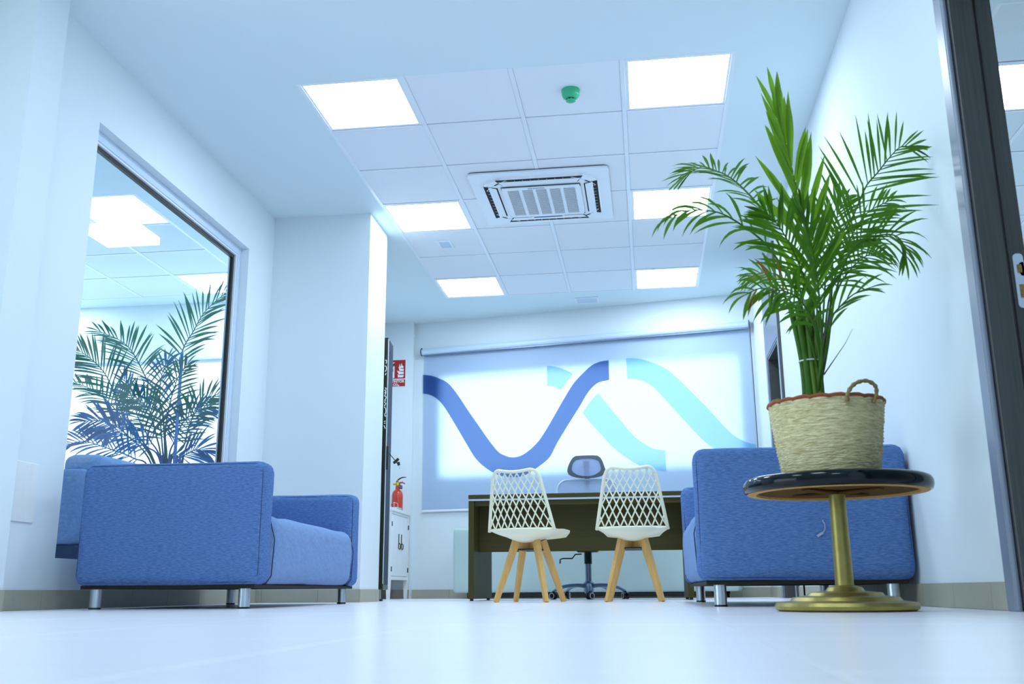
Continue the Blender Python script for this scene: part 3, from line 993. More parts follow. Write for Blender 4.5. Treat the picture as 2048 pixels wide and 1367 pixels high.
# blue sofa in the next room, its back end close behind the glass
t = thing('sofa', 'blue sofa in the next room, seen through the lower window glass', 'sofa', (-3.10, 5.16, 0), 0, 'blue fabric sofas')
bm = BM()
soft_box(bm, -.85, 0, .33, 0, .20, .75, .045, 4, .004)
obj('arm', bm, M['denim_lit'], t, True)
bm = BM()
soft_box(bm, -.85, 1.6, .33, 0, 1.8, .75, .045, 4, .004)
obj('arm', bm, M['denim_lit'], t, True)
bm = BM()
soft_box(bm, -.27, .19, .33, -.02, 1.61, .86, .06, 5, .006)
obj('backrest', bm, M['denim_lit'], t, True)
bm = BM()
soft_box(bm, -.85, .2, .33, -.27, 1.6, .52, .05, 5, .006)
obj('seat', bm, M['denim'], t, True)
bm = BM()
box(bm, -.83, .02, .02, -.02, 1.78, .33, bev=.01)
obj('plinth', bm, M['piping'], t)
for x in (-.78, -.07):
    for y in (.07, 1.73):
        bm = BM()
        cyl(bm, (x, y, 0), (x, y, .03), .02, seg=12)
        obj('foot', bm, M['black'], t)

# ------------------------------------------------------------------ desk
t = thing('desk', 'dark wenge office desk with thin aluminium strip', 'desk', (-1.275, 7.10, 0))
DW, DD = 1.575, .85
bm = BM()
box(bm, 0, 0, .712, DW, DD, .742, bev=.002)
obj('desk_top', bm, M['wenge'], t)
bm = BM()
box(bm, .006, .006, .700, DW - .006, DD - .006, .712)
obj('metal_strip', bm, M['alu'], t)
bm = BM()
box(bm, .04, .03, .664, DW - .04, .055, .700, bev=.001)
obj('front_rail', bm, M['wenge'], t)
for x in (0, DW - .04):
    bm = BM()
    box(bm, x, .008, .014, x + .04, DD - .008, .700, bev=.0015)
    sp = obj('side_panel', bm, M['wenge'], t)
    bm = BM()
    for y in (.04, DD - .06):
        cyl(bm, (x + .02, y, 0), (x + .02, y, .015), .013, seg=14)
    obj('foot', bm, M['black'], sp)
bm = BM()
box(bm, .04, .235, .345, DW - .04, .255, .70, bev=.001)
obj('modesty_panel', bm, M['wenge'], t)

# ------------------------------------------------------------------ lattice chairs
def make_chair(label, loc, rz):
    t = thing('lattice_chair', label, 'chair', loc, rz, 'cream lattice chairs at the desk')
    ZB, ZT = .432, .785
    hw = lambda h: .212 - .066 * h
    def back(x, z):
        h = (z - ZB) / (ZT - ZB)
        w = hw(min(max(h, 0), 1))
        u = x / w
        return Vector((x, -.205 - .085 * h + .055 * u * u * (1 - .35 * h), z))
    # seat shell
    bm = BM()
    prof = [(.232, .395, .165), (.225, .408, .19), (.19, .405, .205), (.12, .395, .212), (.03, .385, .214), (-.07, .378, .213), (-.14, .384, .212), (-.18, .40, .212), (-.20, .418, .212), (-.205, .436, .212)]
    NU = 16
    top, bot = [], []
    for k, (y, z, wd) in enumerate(prof):
        tt = k / (len(prof) - 1)
        rt, rb = [], []
        for i in range(NU + 1):
            u = -1 + 2 * i / NU
            lift = (.012 + .045 * min(1, tt / .45)) * abs(u) ** 1.9 if k < len(prof) - 1 else 0
            if k >= 5:
                lift = max(0, (.436 - z)) * abs(u) ** 1.9
            yy = y + (.055 * u * u * max(0, (k - 5) / (len(prof) - 6)))
            bump = -.014 * max(0, 1 - (abs(u) / .5) ** 2) * math.sin(PI * tt)
            p = Vector((wd * u, yy, z + lift))
            rt.append(bm.verts.new(p))
            rb.append(bm.verts.new(p + Vector((0, 0, -.008 + bump)) if k < 8 else p + Vector((0, -.009, -.002))))
        top.append(rt)
        bot.append(rb)
    for k in range(len(prof) - 1):
        for i in range(NU):
            bm.faces.new((top[k][i], top[k][i + 1], top[k + 1][i + 1], top[k + 1][i]))
            bm.faces.new((bot[k][i], bot[k + 1][i], bot[k + 1][i + 1], bot[k][i + 1]))
    rim = [(top[0][i], bot[0][i]) for i in range(NU + 1)] + [(top[k][NU], bot[k][NU]) for k in range(1, len(prof))] + [(top[-1][i], bot[-1][i]) for i in range(NU - 1, -1, -1)] + [(top[k][0], bot[k][0]) for k in range(len(prof) - 2, 0, -1)]
    for a, b in zip(rim, rim[1:] + rim[:1]):
        bm.faces.new((a[0], b[0], b[1], a[1]))
    obj('seat', bm, M['cream'], t, True, .9)
    # outer frame of the back
    ZS = ZB - .01
    left = [back(-hw((z - ZB) / (ZT - ZB)), z) for z in [ZS + (ZT - .05 - ZS) * i / 8 for i in range(9)]]
    wt = hw(1)
    arc = []
    for k in range(1, 7):
        a = PI - k * PI / 2 / 6
        arc.append(back(-wt + .048 + .048 * math.cos(a) - .004, ZT - .05 + .05 * math.sin(a)))
    topm = [back(x, ZT - .013 * (1 - (x / (wt - .05)) ** 2)) for x in (-.07, -.035, 0, .035, .07)]
    mirror = lambda ps: [Vector((-p.x, p.y, p.z)) for p in reversed(ps)]
    path = left + arc + topm + mirror(arc) + mirror(left)
    bm = BM()
    tube(bm, path, .0105, 8)
    tube(bm, [back(.212 * (-1 + 2 * i / 12), ZB) for i in range(13)], .0085, 8)
    obj('back_frame', bm, M['cream'], t, True)
    # lattice
    bm = BM()
    def ztop(x):
        e = abs(x) / wt
        return ZT - .013 * (1 - e * e) if abs(x) < wt - .03 else ZT - .02
    for s in (-1, 1):
        for k in range(-9, 10):
            x0 = k * .047 + .0235
            run = []
            for i in range(41):
                z = ZB + (ZT - ZB) * i / 40
                h = i / 40
                x = x0 + s * (.46 * (z - ZB) * (1 + .25 * h)) * 1.0
                x = x * (1 - .16 * h)
                inside = abs(x) <= hw(h) - .002 and z <= ztop(x)
                if inside:
                    run.append(back(x, z))
                elif run:
                    break
            if len(run) >= 3:
                tube(bm, run[::2] + ([run[-1]] if (len(run) - 1) % 2 else []), .0047, 5)
    obj('back_lattice', bm, M['cream'], t, True)
    # wooden base
    for sx in (-1, 1):
        for sy in (-1, 1):
            bm = BM()
            beam(bm, (sx * .062, sy * .062, .385 if sy < 0 else .375), (sx * .162, sy * .172, 0), .044, .034, .028, .024, side=(sx, sy, 0))
            obj('leg', bm, M['beech'], t)
    for s in (-1, 1):
        bm = BM()
        beam(bm, (-.075, -.075 * s, .345), (.075, .075 * s, .345), .05, .022, side=(0, 0, 1))
        obj('cross_rail', bm, M['beech'], t)
    bm = BM()
    box(bm, -.07, -.07, .312, .07, .07, .321, bev=.002)
    for sx in (-1, 1):
        for sy in (-1, 1):
            beam(bm, (sx * .07, sy * .07, .318), (sx * .092, sy * .095, .265), .020, .005, side=(sx, -sy, 0))
    obj('bracket', bm, M['black'], t)
    return t
ch = make_chair('cream lattice chair at the desk, turned slightly, nearer the black rack', (-.735, 6.28, 0), math.radians(-13))
dup(ch, None, (-.092, 6.26, 0), 0, 'cream lattice chair at the desk, squarely facing it, nearer the right sofa')

# ------------------------------------------------------------------ swivel chair behind the desk
t = thing('office_chair', 'grey mesh swivel chair with headrest behind the desk', 'chair', (-.487, 8.2, 0))
def hr(px, pz):   # headrest outline in photo-zoom units -> metres around the chair axis
    return ((px - 757) / 12.43 * 8.2 / 1979 * 1.03, 1.165 - (pz - 185) / 12.43 * 8.2 / 1979 * 1.0)
outer = [hr(*p) for p in ((500, 195), (640, 187), (780, 185), (920, 188), (1030, 200), (1110, 260), (1150, 340), (1180, 430), (1210, 530), (1222, 600), (1200, 660), (1120, 715), (1010, 738), (900, 752), (760, 760), (600, 750), (500, 735), (400, 708), (320, 660), (290, 590), (300, 510), (325, 430), (370, 330), (430, 240))]
inner = [hr(*p) for p in ((560, 275), (650, 262), (757, 258), (870, 262), (960, 280), (1030, 310), (1070, 360), (1095, 430), (1112, 510), (1108, 560), (1080, 600), (1020, 645), (950, 680), (860, 702), (757, 706), (650, 702), (560, 680), (490, 645), (430, 600), (402, 560), (398, 510), (410, 430), (440, 360), (490, 300))]
YH = .10
bm = BM()
n = len(outer)
def bend(x):
    return YH + .0 - .9 * x * x
ringA = [bm.verts.new((x, bend(x) - .012, z)) for x, z in outer]
ringB = [bm.verts.new((x, bend(x) - .016, z)) for x, z in inner]
ringC = [bm.verts.new((x, bend(x) + .010, z)) for x, z in outer]
ringD = [bm.verts.new((x, bend(x) + .006, z)) for x, z in inner]
for i in range(n):
    j = (i + 1) % n
    bm.faces.new((ringA[i], ringA[j], ringB[j], ringB[i]))
    bm.faces.new((ringC[j], ringC[i], ringD[i], ringD[j]))
    bm.faces.new((ringA[j], ringA[i], ringC[i], ringC[j]))
    bm.faces.new((ringB[i], ringB[j], ringD[j], ringD[i]))
hd = obj('headrest', bm, M['chair_frame'], t, True, .9)
bm = BM()
cvx = sum(p[0] for p in inner) / n
cvz = sum(p[1] for p in inner) / n
rings = [[bm.verts.new((cvx + (x - cvx) * s, bend(x) - .004 - .012 * (1 - s), cvz + (z - cvz) * s)) for x, z in inner] for s in (1.02, .7, .35)]
c = bm.verts.new((cvx, bend(0) - .016, cvz))
for a, b in zip(rings[:-1], rings[1:]):
    for i in range(n):
        bm.faces.new((a[i], a[(i + 1) % n], b[(i + 1) % n], b[i]))
for i in range(n):
    bm.faces.new((rings[-1][i], rings[-1][(i + 1) % n], c))
obj('pad', bm, M['headpad'], hd, True)
bm = BM()
beam(bm, (0, YH + .022, 1.12), (0, YH + .075, .88), .06, .02, .026, .02, side=(1, 0, 0))
obj('stem', bm, M['chair_frame'], hd)
bm = BM()
ol = rounded_rect(.50, .52, .085, 6, 0, .705)
def bb(x, z):
    return .12 - .35 * x * x + .05 * (z - .7)
tube(bm, [(x, bb(x, z), z) for x, z in ol], .008, 8, closed=True)
bk = obj('backrest_frame', bm, M['alu'], t, True)
bm = BM()
rings = [[bm.verts.new((x * s, bb(x * s, .705 + (z - .705) * s), .705 + (z - .705) * s)) for x, z in ol] for s in (.99, .75, .5, .25)]
c = bm.verts.new((0, bb(0, .705), .705))
n = len(ol)
for a, b in zip(rings[:-1], rings[1:]):
    for i in range(n):
        bm.faces.new((a[i], a[(i + 1) % n], b[(i + 1) % n], b[i]))
for i in range(n):
    bm.faces.new((rings[-1][i], rings[-1][(i + 1) % n], c))
obj('backrest_mesh', bm, M['mesh_grey'], bk, True)
bm = BM()
soft_box(bm, -.25, -.22, .41, .25, .10, .48, .03, 3, .002)
obj('seat', bm, M['couch'], t, True)
bm = BM()
box(bm, -.20, -.18, .388, .20, .08, .412, bev=.006)
box(bm, -.31, -.06, .392, -.20, -.01, .404)
box(bm, .20, -.06, .392, .31, -.01, .404)
obj('seat_pan', bm, M['plastic_grey'], t)
for s in (-1, 1):
    bm = BM()
    beam(bm, (s * .305, -.035, .395), (s * .305, -.035, .64), .03, .05, side=(1, 0, 0))
    am = obj('armrest', bm, M['chair_frame'], t)
    bm = BM()
    box(bm, s * .305 - .04, -.14, .64, s * .305 + .04, .09, .665, bev=.01, seg=2)
    obj('arm_pad', bm, M['black'], am)
bm = BM()
box(bm, -.085, -.09, .366, .085, .06, .39, bev=.006)
cyl(bm, (0, 0, .275), (0, 0, .37), .031, seg=18)
obj('tilt_mechanism', bm, M['black'], t)
bm = BM()
tube(bm, [(-.05, -.02, .352), (-.10, -.03, .35), (-.125, -.04, .318), (-.20, -.05, .318), (-.222, -.05, .310), (-.224, -.05, .278)], .006, 6)
obj('lever', bm, M['black'], t)
bm = BM()
cyl(bm, (0, 0, .13), (0, 0, .28), .025, seg=18)
obj('gas_lift', bm, M['grey_metal'], t, True, .6)
bm = BM()
lathe(bm, [(.030, .045), (.040, .06), (.042, .125), (.028, .14)], 18)
hub = obj('hub', bm, M['grey_metal'], t, True, .6)
for k in range(5):
    a = math.radians(-85 + 72 * k)
    ca, sa = math.cos(a), math.sin(a)
    bm = BM()
    P = [(r * ca, r * sa, z) for r, z in ((.02, .10), (.10, .108), (.19, .102), (.26, .082), (.30, .058))]
    tube(bm, smooth_path(P, 10), [.022, .022, .021, .020, .0195, .019, .018, .017, .016, .014], 8, flat=.75)
    obj('base_arm', bm, M['grey_metal'], t, True)
    bm = BM()
    cx, cy = .30 * ca, .30 * sa
    b = a + .7
    ux, uy = math.cos(b), math.sin(b)
    for s in (-1, 1):
        q0 = Vector((cx + ux * .006 * s, cy + uy * .006 * s, .027))
        q1 = Vector((cx + ux * .024 * s, cy + uy * .024 * s, .027))
        cyl(bm, q0, q1, .027, seg=18)
    cyl(bm, (cx, cy, .03), (cx, cy, .062), .009, seg=10)
    cw = obj('caster', bm, M['black'], t, True, .6)
    bm = BM()
    for s in (-1, 1):
        q1 = Vector((cx + ux * .0245 * s, cy + uy * .0245 * s, .027))
        n0 = Vector((ux, uy, 0))
        pts = [q1 + Vector((-uy * math.cos(w) * .021, ux * math.cos(w) * .021, math.sin(w) * .021)) for w in [i * PI / 8 for i in range(16)]]
        tube(bm, pts, .003, 5, closed=True)
    obj('wheel_ring', bm, M['tbar'], cw)

# ------------------------------------------------------------------ covered bench on casters along the facade
t = thing('rolling_bench', 'long low bench under pale green fitted cover on casters behind the desk', 'bench', (-2.334, 9.862, 0), math.atan2(-.18041, .98359))
bm = BM()
soft_box(bm, .645, -.55, .052, 3.225, -.16, .636, .03, 10, .006, 4.0)
obj('cover', bm, M['couch'], t, True)
bm = BM()
box(bm, .95, -.53, .012, 3.0, -.20, .05, bev=.004)
obj('base_frame', bm, M['black'], t)
for s in (.79, 3.10):
    for y in (-.50, -.22):
        bm = BM()
        cyl(bm, (s - .011, y, .024), (s + .011, y, .024), .024, seg=16)
        box(bm, s - .016, y - .012, .03, s + .016, y + .03, .055, bev=.003)
        obj('caster', bm, M['wheel'], t)

# ------------------------------------------------------------------ black rack behind the pillar
th = math.radians(7)
t = thing('equipment_rack', 'tall black metal rack half hidden behind the white pillar', 'rack', (-1.942, 7.268, 0), th)
# local: x to the room (door at x=0), y along the door, camera-side panel at y=0
RW, RD, RH = .30, .50, 1.985
bm = BM()
box(bm, -RD, 0, .082, -.03, RW, RH, bev=.003)
obj('cabinet_body', bm, M['rackblack'], t)
bm = BM()
for b in ((-.03, 0, .082, 0, .03, RH), (-.03, RW - .02, .082, 0, RW, RH), (-.03, .03, .082, 0, RW - .02, .12), (-.03, .03, RH - .03, 0, RW - .02, RH)):
    box(bm, *b, bev=.002)
door = obj('door_frame', bm, M['rackblack'], t)
bm = BM()
box(bm, -.02, .03, .12, .002, RW - .02, RH - .03)
obj('perforated_panel', bm, M['mesh_blue'], door)
bm = BM()
box(bm, -.001, .002, .11, .0035, .024, RH - .01, bev=.001)
obj('edge_highlight', bm, M['alu'], door)  # pale strip stands in for the highlight along the door edge
bm = BM()
for i in range(4):
    y = .08 + i * .05
    box(bm, -.02, y, RH - .10 - .0 * i, .006, y + .012, RH - .005)
stuff(obj('door_rib', bm, M['chair_frame'], door))
bm = BM()
box(bm, 0, .004, .96, .022, .032, 1.14, bev=.006, seg=2)
obj('door_handle', bm, M['black'], t)
bm = BM()
box(bm, -RD, -.006, .082, .004, .06, .125, bev=.002)
obj('bottom_rail', bm, M['rackblack'], t)
for x, y in ((-.05, .06), (-RD + .06, .06), (-.05, RW - .06), (-RD + .06, RW - .06)):
    bm = BM()
    cyl(bm, (x, y, .012), (x, y, .084), .009, seg=10)
    ft_ = obj('levelling_foot', bm, M['steel'], t)
    bm = BM()
    cyl(bm, (x, y, 0), (x, y, .013), .022, seg=14)
    obj('foot_pad', bm, M['black'], ft_)
bm = BM()
for s in [[[0.0206,1.804],[0.0094,1.804],[0.0099,1.783],[0.0149,1.778]],[[0.021,1.76],[0.0107,1.754],[0.0077,1.736],[0.0124,1.72],[0.0199,1.715]],[[0.0095,1.702],[0.0177,1.687]],[[0.0167,1.586],[0.0065,1.583],[0.0087,1.57]],[[0.0199,1.571],[0.0074,1.558],[0.0182,1.545]],[[0.0072,1.55],[0.0177,1.524]],[[0.0202,1.524],[0.0075,1.519],[0.0062,1.509],[0.0168,1.488]],[[0.0119,1.493],[0.0163,1.468]],[[0.0062,1.468],[0.0182,1.442]],[[0.0181,1.437],[0.0077,1.427],[0.0047,1.407],[0.0082,1.386],[0.0166,1.379]],[[0.0164,1.371],[0.0048,1.371],[0.0086,1.361]],[[0.0178,1.325],[0.0053,1.328]],[[0.0164,1.31],[0.0064,1.313]],[[0.017,1.295],[0.0063,1.27]]]:
    for a, b in zip(s[:-1], s[1:]):
        beam(bm, (-a[0], -.0018, a[1]), (-b[0], -.0018, b[1]), .0055, .0016, side=(1, 0, .3))
stuff(obj('white_lettering', bm, M['sign_white'], t))

# keys hanging from the rack handle
t = thing('keys', 'small bunch of black tagged keys hanging from the rack handle', 'keys', (-1.93, 7.30, 1.06))
P = Vector((-1.93, 7.30, 1.06))
bm = BM()
K = [(-1.935, 7.30, 1.10), (-1.905, 7.30, 1.066), (-1.868, 7.30, 1.022), (-1.85, 7.30, .998)]
tube(bm, [Vector(p) - P for p in K], .0035, 6)
obj('cord', bm, M['black'], t)
for c, d in (((-1.876, 7.30, 1.018), (-.6, 0, -.35)), ((-1.856, 7.295, 1.034), (.5, 0, .5)), ((-1.847, 7.30, 1.005), (.25, 0, -.9))):
    d = Vector(d).normalized()
    bm = BM()
    beam(bm, Vector(c) - P - d * .013, Vector(c) - P + d * .013, .020, .008, side=(d.z, 0, -d.x))
    obj('key_tag', bm, M['black'], t)
bm = BM()
beam(bm, Vector((-1.846, 7.30, .992)) - P, Vector((-1.838, 7.30, .965)) - P, .005, .002, side=(1, 0, 0))
obj('key', bm, M['steel'], t)

# ------------------------------------------------------------------ white cabinet in the corner
t = thing('cabinet', 'white wooden two-door cabinet on legs in the far left corner', 'cabinet', (-2.35, 9.06, 0))
CL, CD, CH = .70, .325, .825      # along y, depth (x), height
bm = BM()
box(bm, -CD, 0, .175, -.018, CL, .795)
obj('carcass', bm, M['white_lacquer'], t)
bm = BM()
box(bm, -CD - .005, -.012, .797, .016, CL + .012, CH, bev=.004)
obj('cabinet_top', bm, M['white_lacquer'], t)
bm = BM()
box(bm, -.018, 0, .175, 0, CL, .205)
box(bm, -.018, 0, .775, 0, CL, .797)
box(bm, -.018, 0, .205, 0, .03, .775)
box(bm, -.018, CL - .03, .205, 0, CL, .775)
obj('face_frame', bm, M['white_lacquer'], t)
for k, (y0, y1) in enumerate(((.033, CL / 2 - .0015), (CL / 2 + .0015, CL - .033))):
    bm = BM()
    box(bm, -.016, y0, .209, -.002, y1, .772, bev=.001)
    for i in range(1, 7):        # slanted board joints
        y = y0 + (y1 - y0) * i / 7
    d = obj('door', bm, M['white_lacquer'], t)
    bm = BM()
    hy = y1 - .05 if k == 0 else y0 + .05
    for i in range(5):
        a = y0 + .02 + i * (y1 - y0 - .04) / 5
        beam(bm, (-.0018, a, .23), (-.0018, min(a + .10, y1 - .01), .75), .002, .0012, side=(0, 1, 0))
    stuff(obj('board_joint', bm, M['alu'], d))
    bm = BM()
    box(bm, -.003, hy - .007, .46, .003, hy + .007, .60)
    tube(bm, [(.002, hy, .515), (.018, hy, .50), (.018, hy - .008, .465), (.008, hy, .455)], .005, 6)
    obj('handle', bm, M['iron'], d)
    bm = BM()
    hz = y0 - .004 if k == 0 else y1 + .004
    for z in (.27, .68):
        cyl(bm, (.001, hz, z - .022), (.001, hz, z + .022), .006, seg=8)
    stuff(obj('hinge', bm, M['iron'], d))
for x in (-.02, -CD + .02):
    for y in (.02, CL - .02):
        bm = BM()
        beam(bm, (x, y, .176), (x, y, 0), .04, .04, .028, .028, side=(1, 0, 0))
        obj('leg', bm, M['white_lacquer'], t)

# fire extinguisher standing on the cabinet
EX = (-2.435, 9.60, CH)
t = thing('fire_extinguisher', 'small red fire extinguisher with black lever on white cabinet', 'fire extinguisher', EX)
bm = BM()
lathe(bm, [(.045, 0), (.054, .006), (.055, .02), (.055, .155), (.052, .180), (.042, .203), (.026, .216), (.020, .222), (.020, .252), (.015, .256)], 28)
obj('cylinder', bm, M['red'], t, True, .7)
bm = BM()
lathe(bm, [(.013, .255), (.017, .258), (.017, .285), (.012, .292)], 16)
cyl(bm, (-.045, 0, .272), (.0, 0, .275), .008, .010, seg=10)
cyl(bm, (.01, 0, .305), (-.002, -.002, .305), .013, seg=12)
obj('valve', bm, M['gold'], t, True, .7)
bm = BM()
tube(bm, smooth_path([(-.012, 0, .292), (.008, 0, .318), (.045, 0, .338), (.088, 0, .340)], 10), [.010, .011, .012, .012, .012, .011, .010, .009, .007, .004], 8, flat=.6)
obj('lever', bm, M['black'], t, True)
bm = BM()
tube(bm, [(.01, 0, .282), (.05, 0, .290), (.075, 0, .275)], [.008, .008, .005], 8)
obj('carry_handle', bm, M['red'], t, True)
bm = BM()
tube(bm, [(.016, .0, .268), (.036, 0, .255), (.034, 0, .225)], [.008, .014, .016], 10)
obj('nozzle', bm, M['chair_frame'], t, True)

# papers leaning in front of the extinguisher
t = thing('leaflet_stand', 'small clear stand of printed leaflets beside the extinguisher', 'leaflets', (-2.40, 9.34, CH))
bm = BM()
for k in range(4):
    box(bm, -.035 + .004 * k, -.05, .001 + k * .006, .035 + .004 * k, .16 - .01 * k, .006 + k * .006, bev=.001)
obj('leaflet_stack', bm, M['paper'], t)
bm = BM()
box(bm, -.012, -.03, .026, -.006, .10, .062, mx=Matrix.Rotation(-.15, 4, 'Y'))
obj('leaflet', bm, M['sign_red'], t)
bm = BM()
tube(bm, [(.012, -.04, .024), (.008, -.04, .07), (.008, .11, .07), (.012, .11, .024)], .002, 5)
obj('holder', bm, M['sign_white'], t)

# fire extinguisher sign on the back wall
t = thing('safety_sign', 'red and white fire extinguisher sign reading EXTINTOR CO₂ on the wall', 'sign', (-2.525, 9.789, 2.263))
bm = BM()
box(bm, -.108, -.004, -.148, .108, 0, .148, bev=.001)
obj('plate', bm, M['sign_white'], t)
bm = BM()
box(bm, -.100, -.0052, -.058, .100, -.0038, .140)
box(bm, -.100, -.0052, -.140, .100, -.0038, -.068)
obj('red_field', bm, M['sign_red'], t)
rx = Matrix.Rotation(PI / 2, 4, 'X')
text_mesh('lettering', 'EXTINTOR', .037, M['sign_white'], t, Matrix.Translation((0, -.0055, -.088)) @ rx)
text_mesh('lettering', 'CO₂', .034, M['sign_white'], t, Matrix.Translation((.005, -.0055, -.122)) @ rx)
bm = BM()
fl = [(.02, -.04), (.075, -.045), (.082, -.01), (.07, .0), (.084, .03), (.07, .035), (.082, .07), (.066, .065), (.058, .098), (.052, .07), (.036, .09), (.042, .05), (.022, .055), (.036, .02), (.01, .015), (.03, -.01)]
tongues = [[(.022, -.045), (.078, -.045), (.084, -.018), (.05, -.022), (.018, -.012)],
           [(.03, -.012), (.082, -.010), (.084, .012), (.05, .014), (.01, .028)],
           [(.038, .022), (.080, .020), (.084, .045), (.058, .046), (.026, .068)],
           [(.050, .056), (.078, .052), (.080, .072), (.066, .080), (.058, .108)],
           [(.034, .064), (.050, .050), (.054, .066), (.044, .080), (.038, .104)]]
for q in tongues:
    poly(bm, [(x, -.0056, z) for x, z in q])
stuff(obj('flame_symbol', bm, M['sign_white'], t))
bm = BM()
extb = [(-.075, -.05), (-.015, -.05), (-.015, .07), (-.03, .088), (-.03, .10), (-.012, .105), (-.012, .118), (-.03, .115), (-.045, .128), (-.06, .112), (-.055, .088), (-.075, .07)]
f = poly(bm, [(x, -.0056, z) for x, z in extb])
bmesh.ops.triangulate(bm, faces=[f], ngon_method='EAR_CLIP')
obj('extinguisher_symbol', bm, M['sign_white'], t)
bm = BM()
box(bm, -.06, -.0064, .02, -.03, -.0057, .045)
obj('symbol_label', bm, M['sign_red'], t)

# ------------------------------------------------------------------ round table
TX, TY = .604, 3.30
t = thing('round_table', 'small round table with black lacquered top and brass pedestal', 'table', (TX, TY, 0))
bm = BM()
lathe(bm, [(.278, .364), (.288, .368), (.2925, .380), (.2925, .394), (.287, .405), (.275, .411), (.20, .412), (.0001, .412)], 64, cap=False)
top = obj('table_top', bm, M['lacquer'], t, True, .9)
bm = BM()
lathe(bm, [(.280, .3638), (.252, .3625), (.250, .370)], 64, cap=False)
obj('underside_ring', bm, M['raw_wood'], top)
bm = BM()
lathe(bm, [(.252, .370), (.0001, .370)], 48, cap=False)
obj('underside_board', bm, M['raw_dark'], top)
bm = BM()
for k in range(4):
    a = PI / 4 + k * PI / 2
    beam(bm, (.02 * math.cos(a), .02 * math.sin(a), .362), (.16 * math.cos(a), .16 * math.sin(a), .366), .045, .007, .03, .004, side=(-math.sin(a), math.cos(a), 0))
stuff(obj('mounting_plate', bm, M['raw_dark'], t))
bm = BM()
lathe(bm, [(.0285, .066), (.028, .12), (.026, .30), (.0255, .366)], 24)
obj('column', bm, M['brass'], t, True, .8)
bm = BM()
lathe(bm, [(.200, 0), (.214, .006), (.217, .016), (.212, .026), (.168, .032), (.160, .042), (.118, .047), (.110, .056), (.060, .061), (.052, .072), (.030, .078)], 56)
obj('pedestal_base', bm, M['brass'], t, True, .55)

# ------------------------------------------------------------------ basket with palm
BZ = .413
t = thing('potted_palm', 'green areca palm in round woven basket on the small round table', 'plant', (TX - .012, TY, BZ))
O = Vector((TX - .012, TY, BZ))
rnd = random.Random(4)
bm = BM()
prof = []
NR = 46
hb = .237
for j in range(NR + 1):
    f = j / NR
    r = .148 + .034 * f ** .8
    r += .0022 * (1 if j % 2 else -1) + rnd.uniform(-.0008, .0008)
    prof.append((r, f * hb))
wob = [[.006 * MN.noise(Vector((math.cos(2 * PI * k / 120) * 4, math.sin(2 * PI * k / 120) * 4, j * .25))) + .007 * MN.noise(Vector((k * .9, j * 1.3, 3))) for k in range(120)] for j in range(NR + 1)]
lathe(bm, prof, 120, cap=False, bumpf=lambda j, k: wob[j][k])
basket = obj('basket', bm, M['basket'], t, True)
bm = BM()
lathe(bm, [(.0001, .004), (.147, .002), (.147, .006)], 40, cap=False)
obj('basket_bottom', bm, M['basket'], basket)
bm = BM()
pts = [(.1815 * math.cos(2 * PI * k / 60), .1815 * math.sin(2 * PI * k / 60), hb + .001 + .0025 * math.sin(k * 2.1)) for k in range(60)]
tube(bm, pts, .0062, 8, closed=True)
obj('rim_edging', bm, M['rust'], basket, True)
bm = BM()
lathe(bm, [(.173, hb - .03), (.0001, hb - .02)], 32, cap=False)
obj('soil', bm, M['soil'], t)
for a0 in (-64, 128):
    A = math.radians(a0)
    rad, tan = Vector((math.cos(A), math.sin(A), 0)), Vector((-math.sin(A), math.cos(A), 0))
    P = [rad * .178 + tan * -.05 + Vector((0, 0, .215)), rad * .184 + tan * -.047 + Vector((0, 0, .243)), rad * .186 + tan * -.022 + Vector((0, 0, .270)), rad * .188 + tan * .018 + Vector((0, 0, .282)),
         rad * .188 + tan * .050 + Vector((0, 0, .270)), rad * .186 + tan * .056 + Vector((0, 0, .246)), rad * .180 + tan * .046 + Vector((0, 0, .215))]
    bm = BM()
    sp_ = smooth_path(P, 48)
    tube(bm, sp_, [.0062 + .0012 * math.sin(i * 1.4) for i in range(48)], 8)
    obj('handle', bm, M['rope'], basket, True)

def leaflet(bm, p, d, L, wd, droop, nrm, mi=0, seg=6):
    d = d.normalized()
    s = d.cross(nrm)
    if s.length < 1e-4:
        s = d.cross(Vector((0, 0, 1)))
    s.normalize()
    rows = []
    pos = p.copy()
    dd = d.copy()
    for i in range(seg + 1):
        f = i / seg
        ww = wd * (0.35 + 1.3 * f if f < .35 else .805 + .195 * math.sin(min(1, (f - .35) / .2) * PI / 2) if f < .55 else (1 - ((f - .55) / .45) ** 1.6)) * .5
        n2 = s.cross(dd).normalized()
        if i == seg:
            rows.append([bm.verts.new(pos)])
        else:
            rows.append([bm.verts.new(pos - s * ww + n2 * ww * .35), bm.verts.new(pos), bm.verts.new(pos + s * ww + n2 * ww * .35)])
        pos = pos + dd * (L / seg)
        dd = (dd + Vector((0, 0, -droop)) * (.6 + f)).normalized()
    for a, b in zip(rows[:-1], rows[1:]):
        if len(b) == 1:
            for k in range(2):
                bm.faces.new((a[k], a[k + 1], b[0])).material_index = mi
        else:
            for k in range(2):
                bm.faces.new((a[k], a[k + 1], b[k + 1], b[k])).material_index = mi

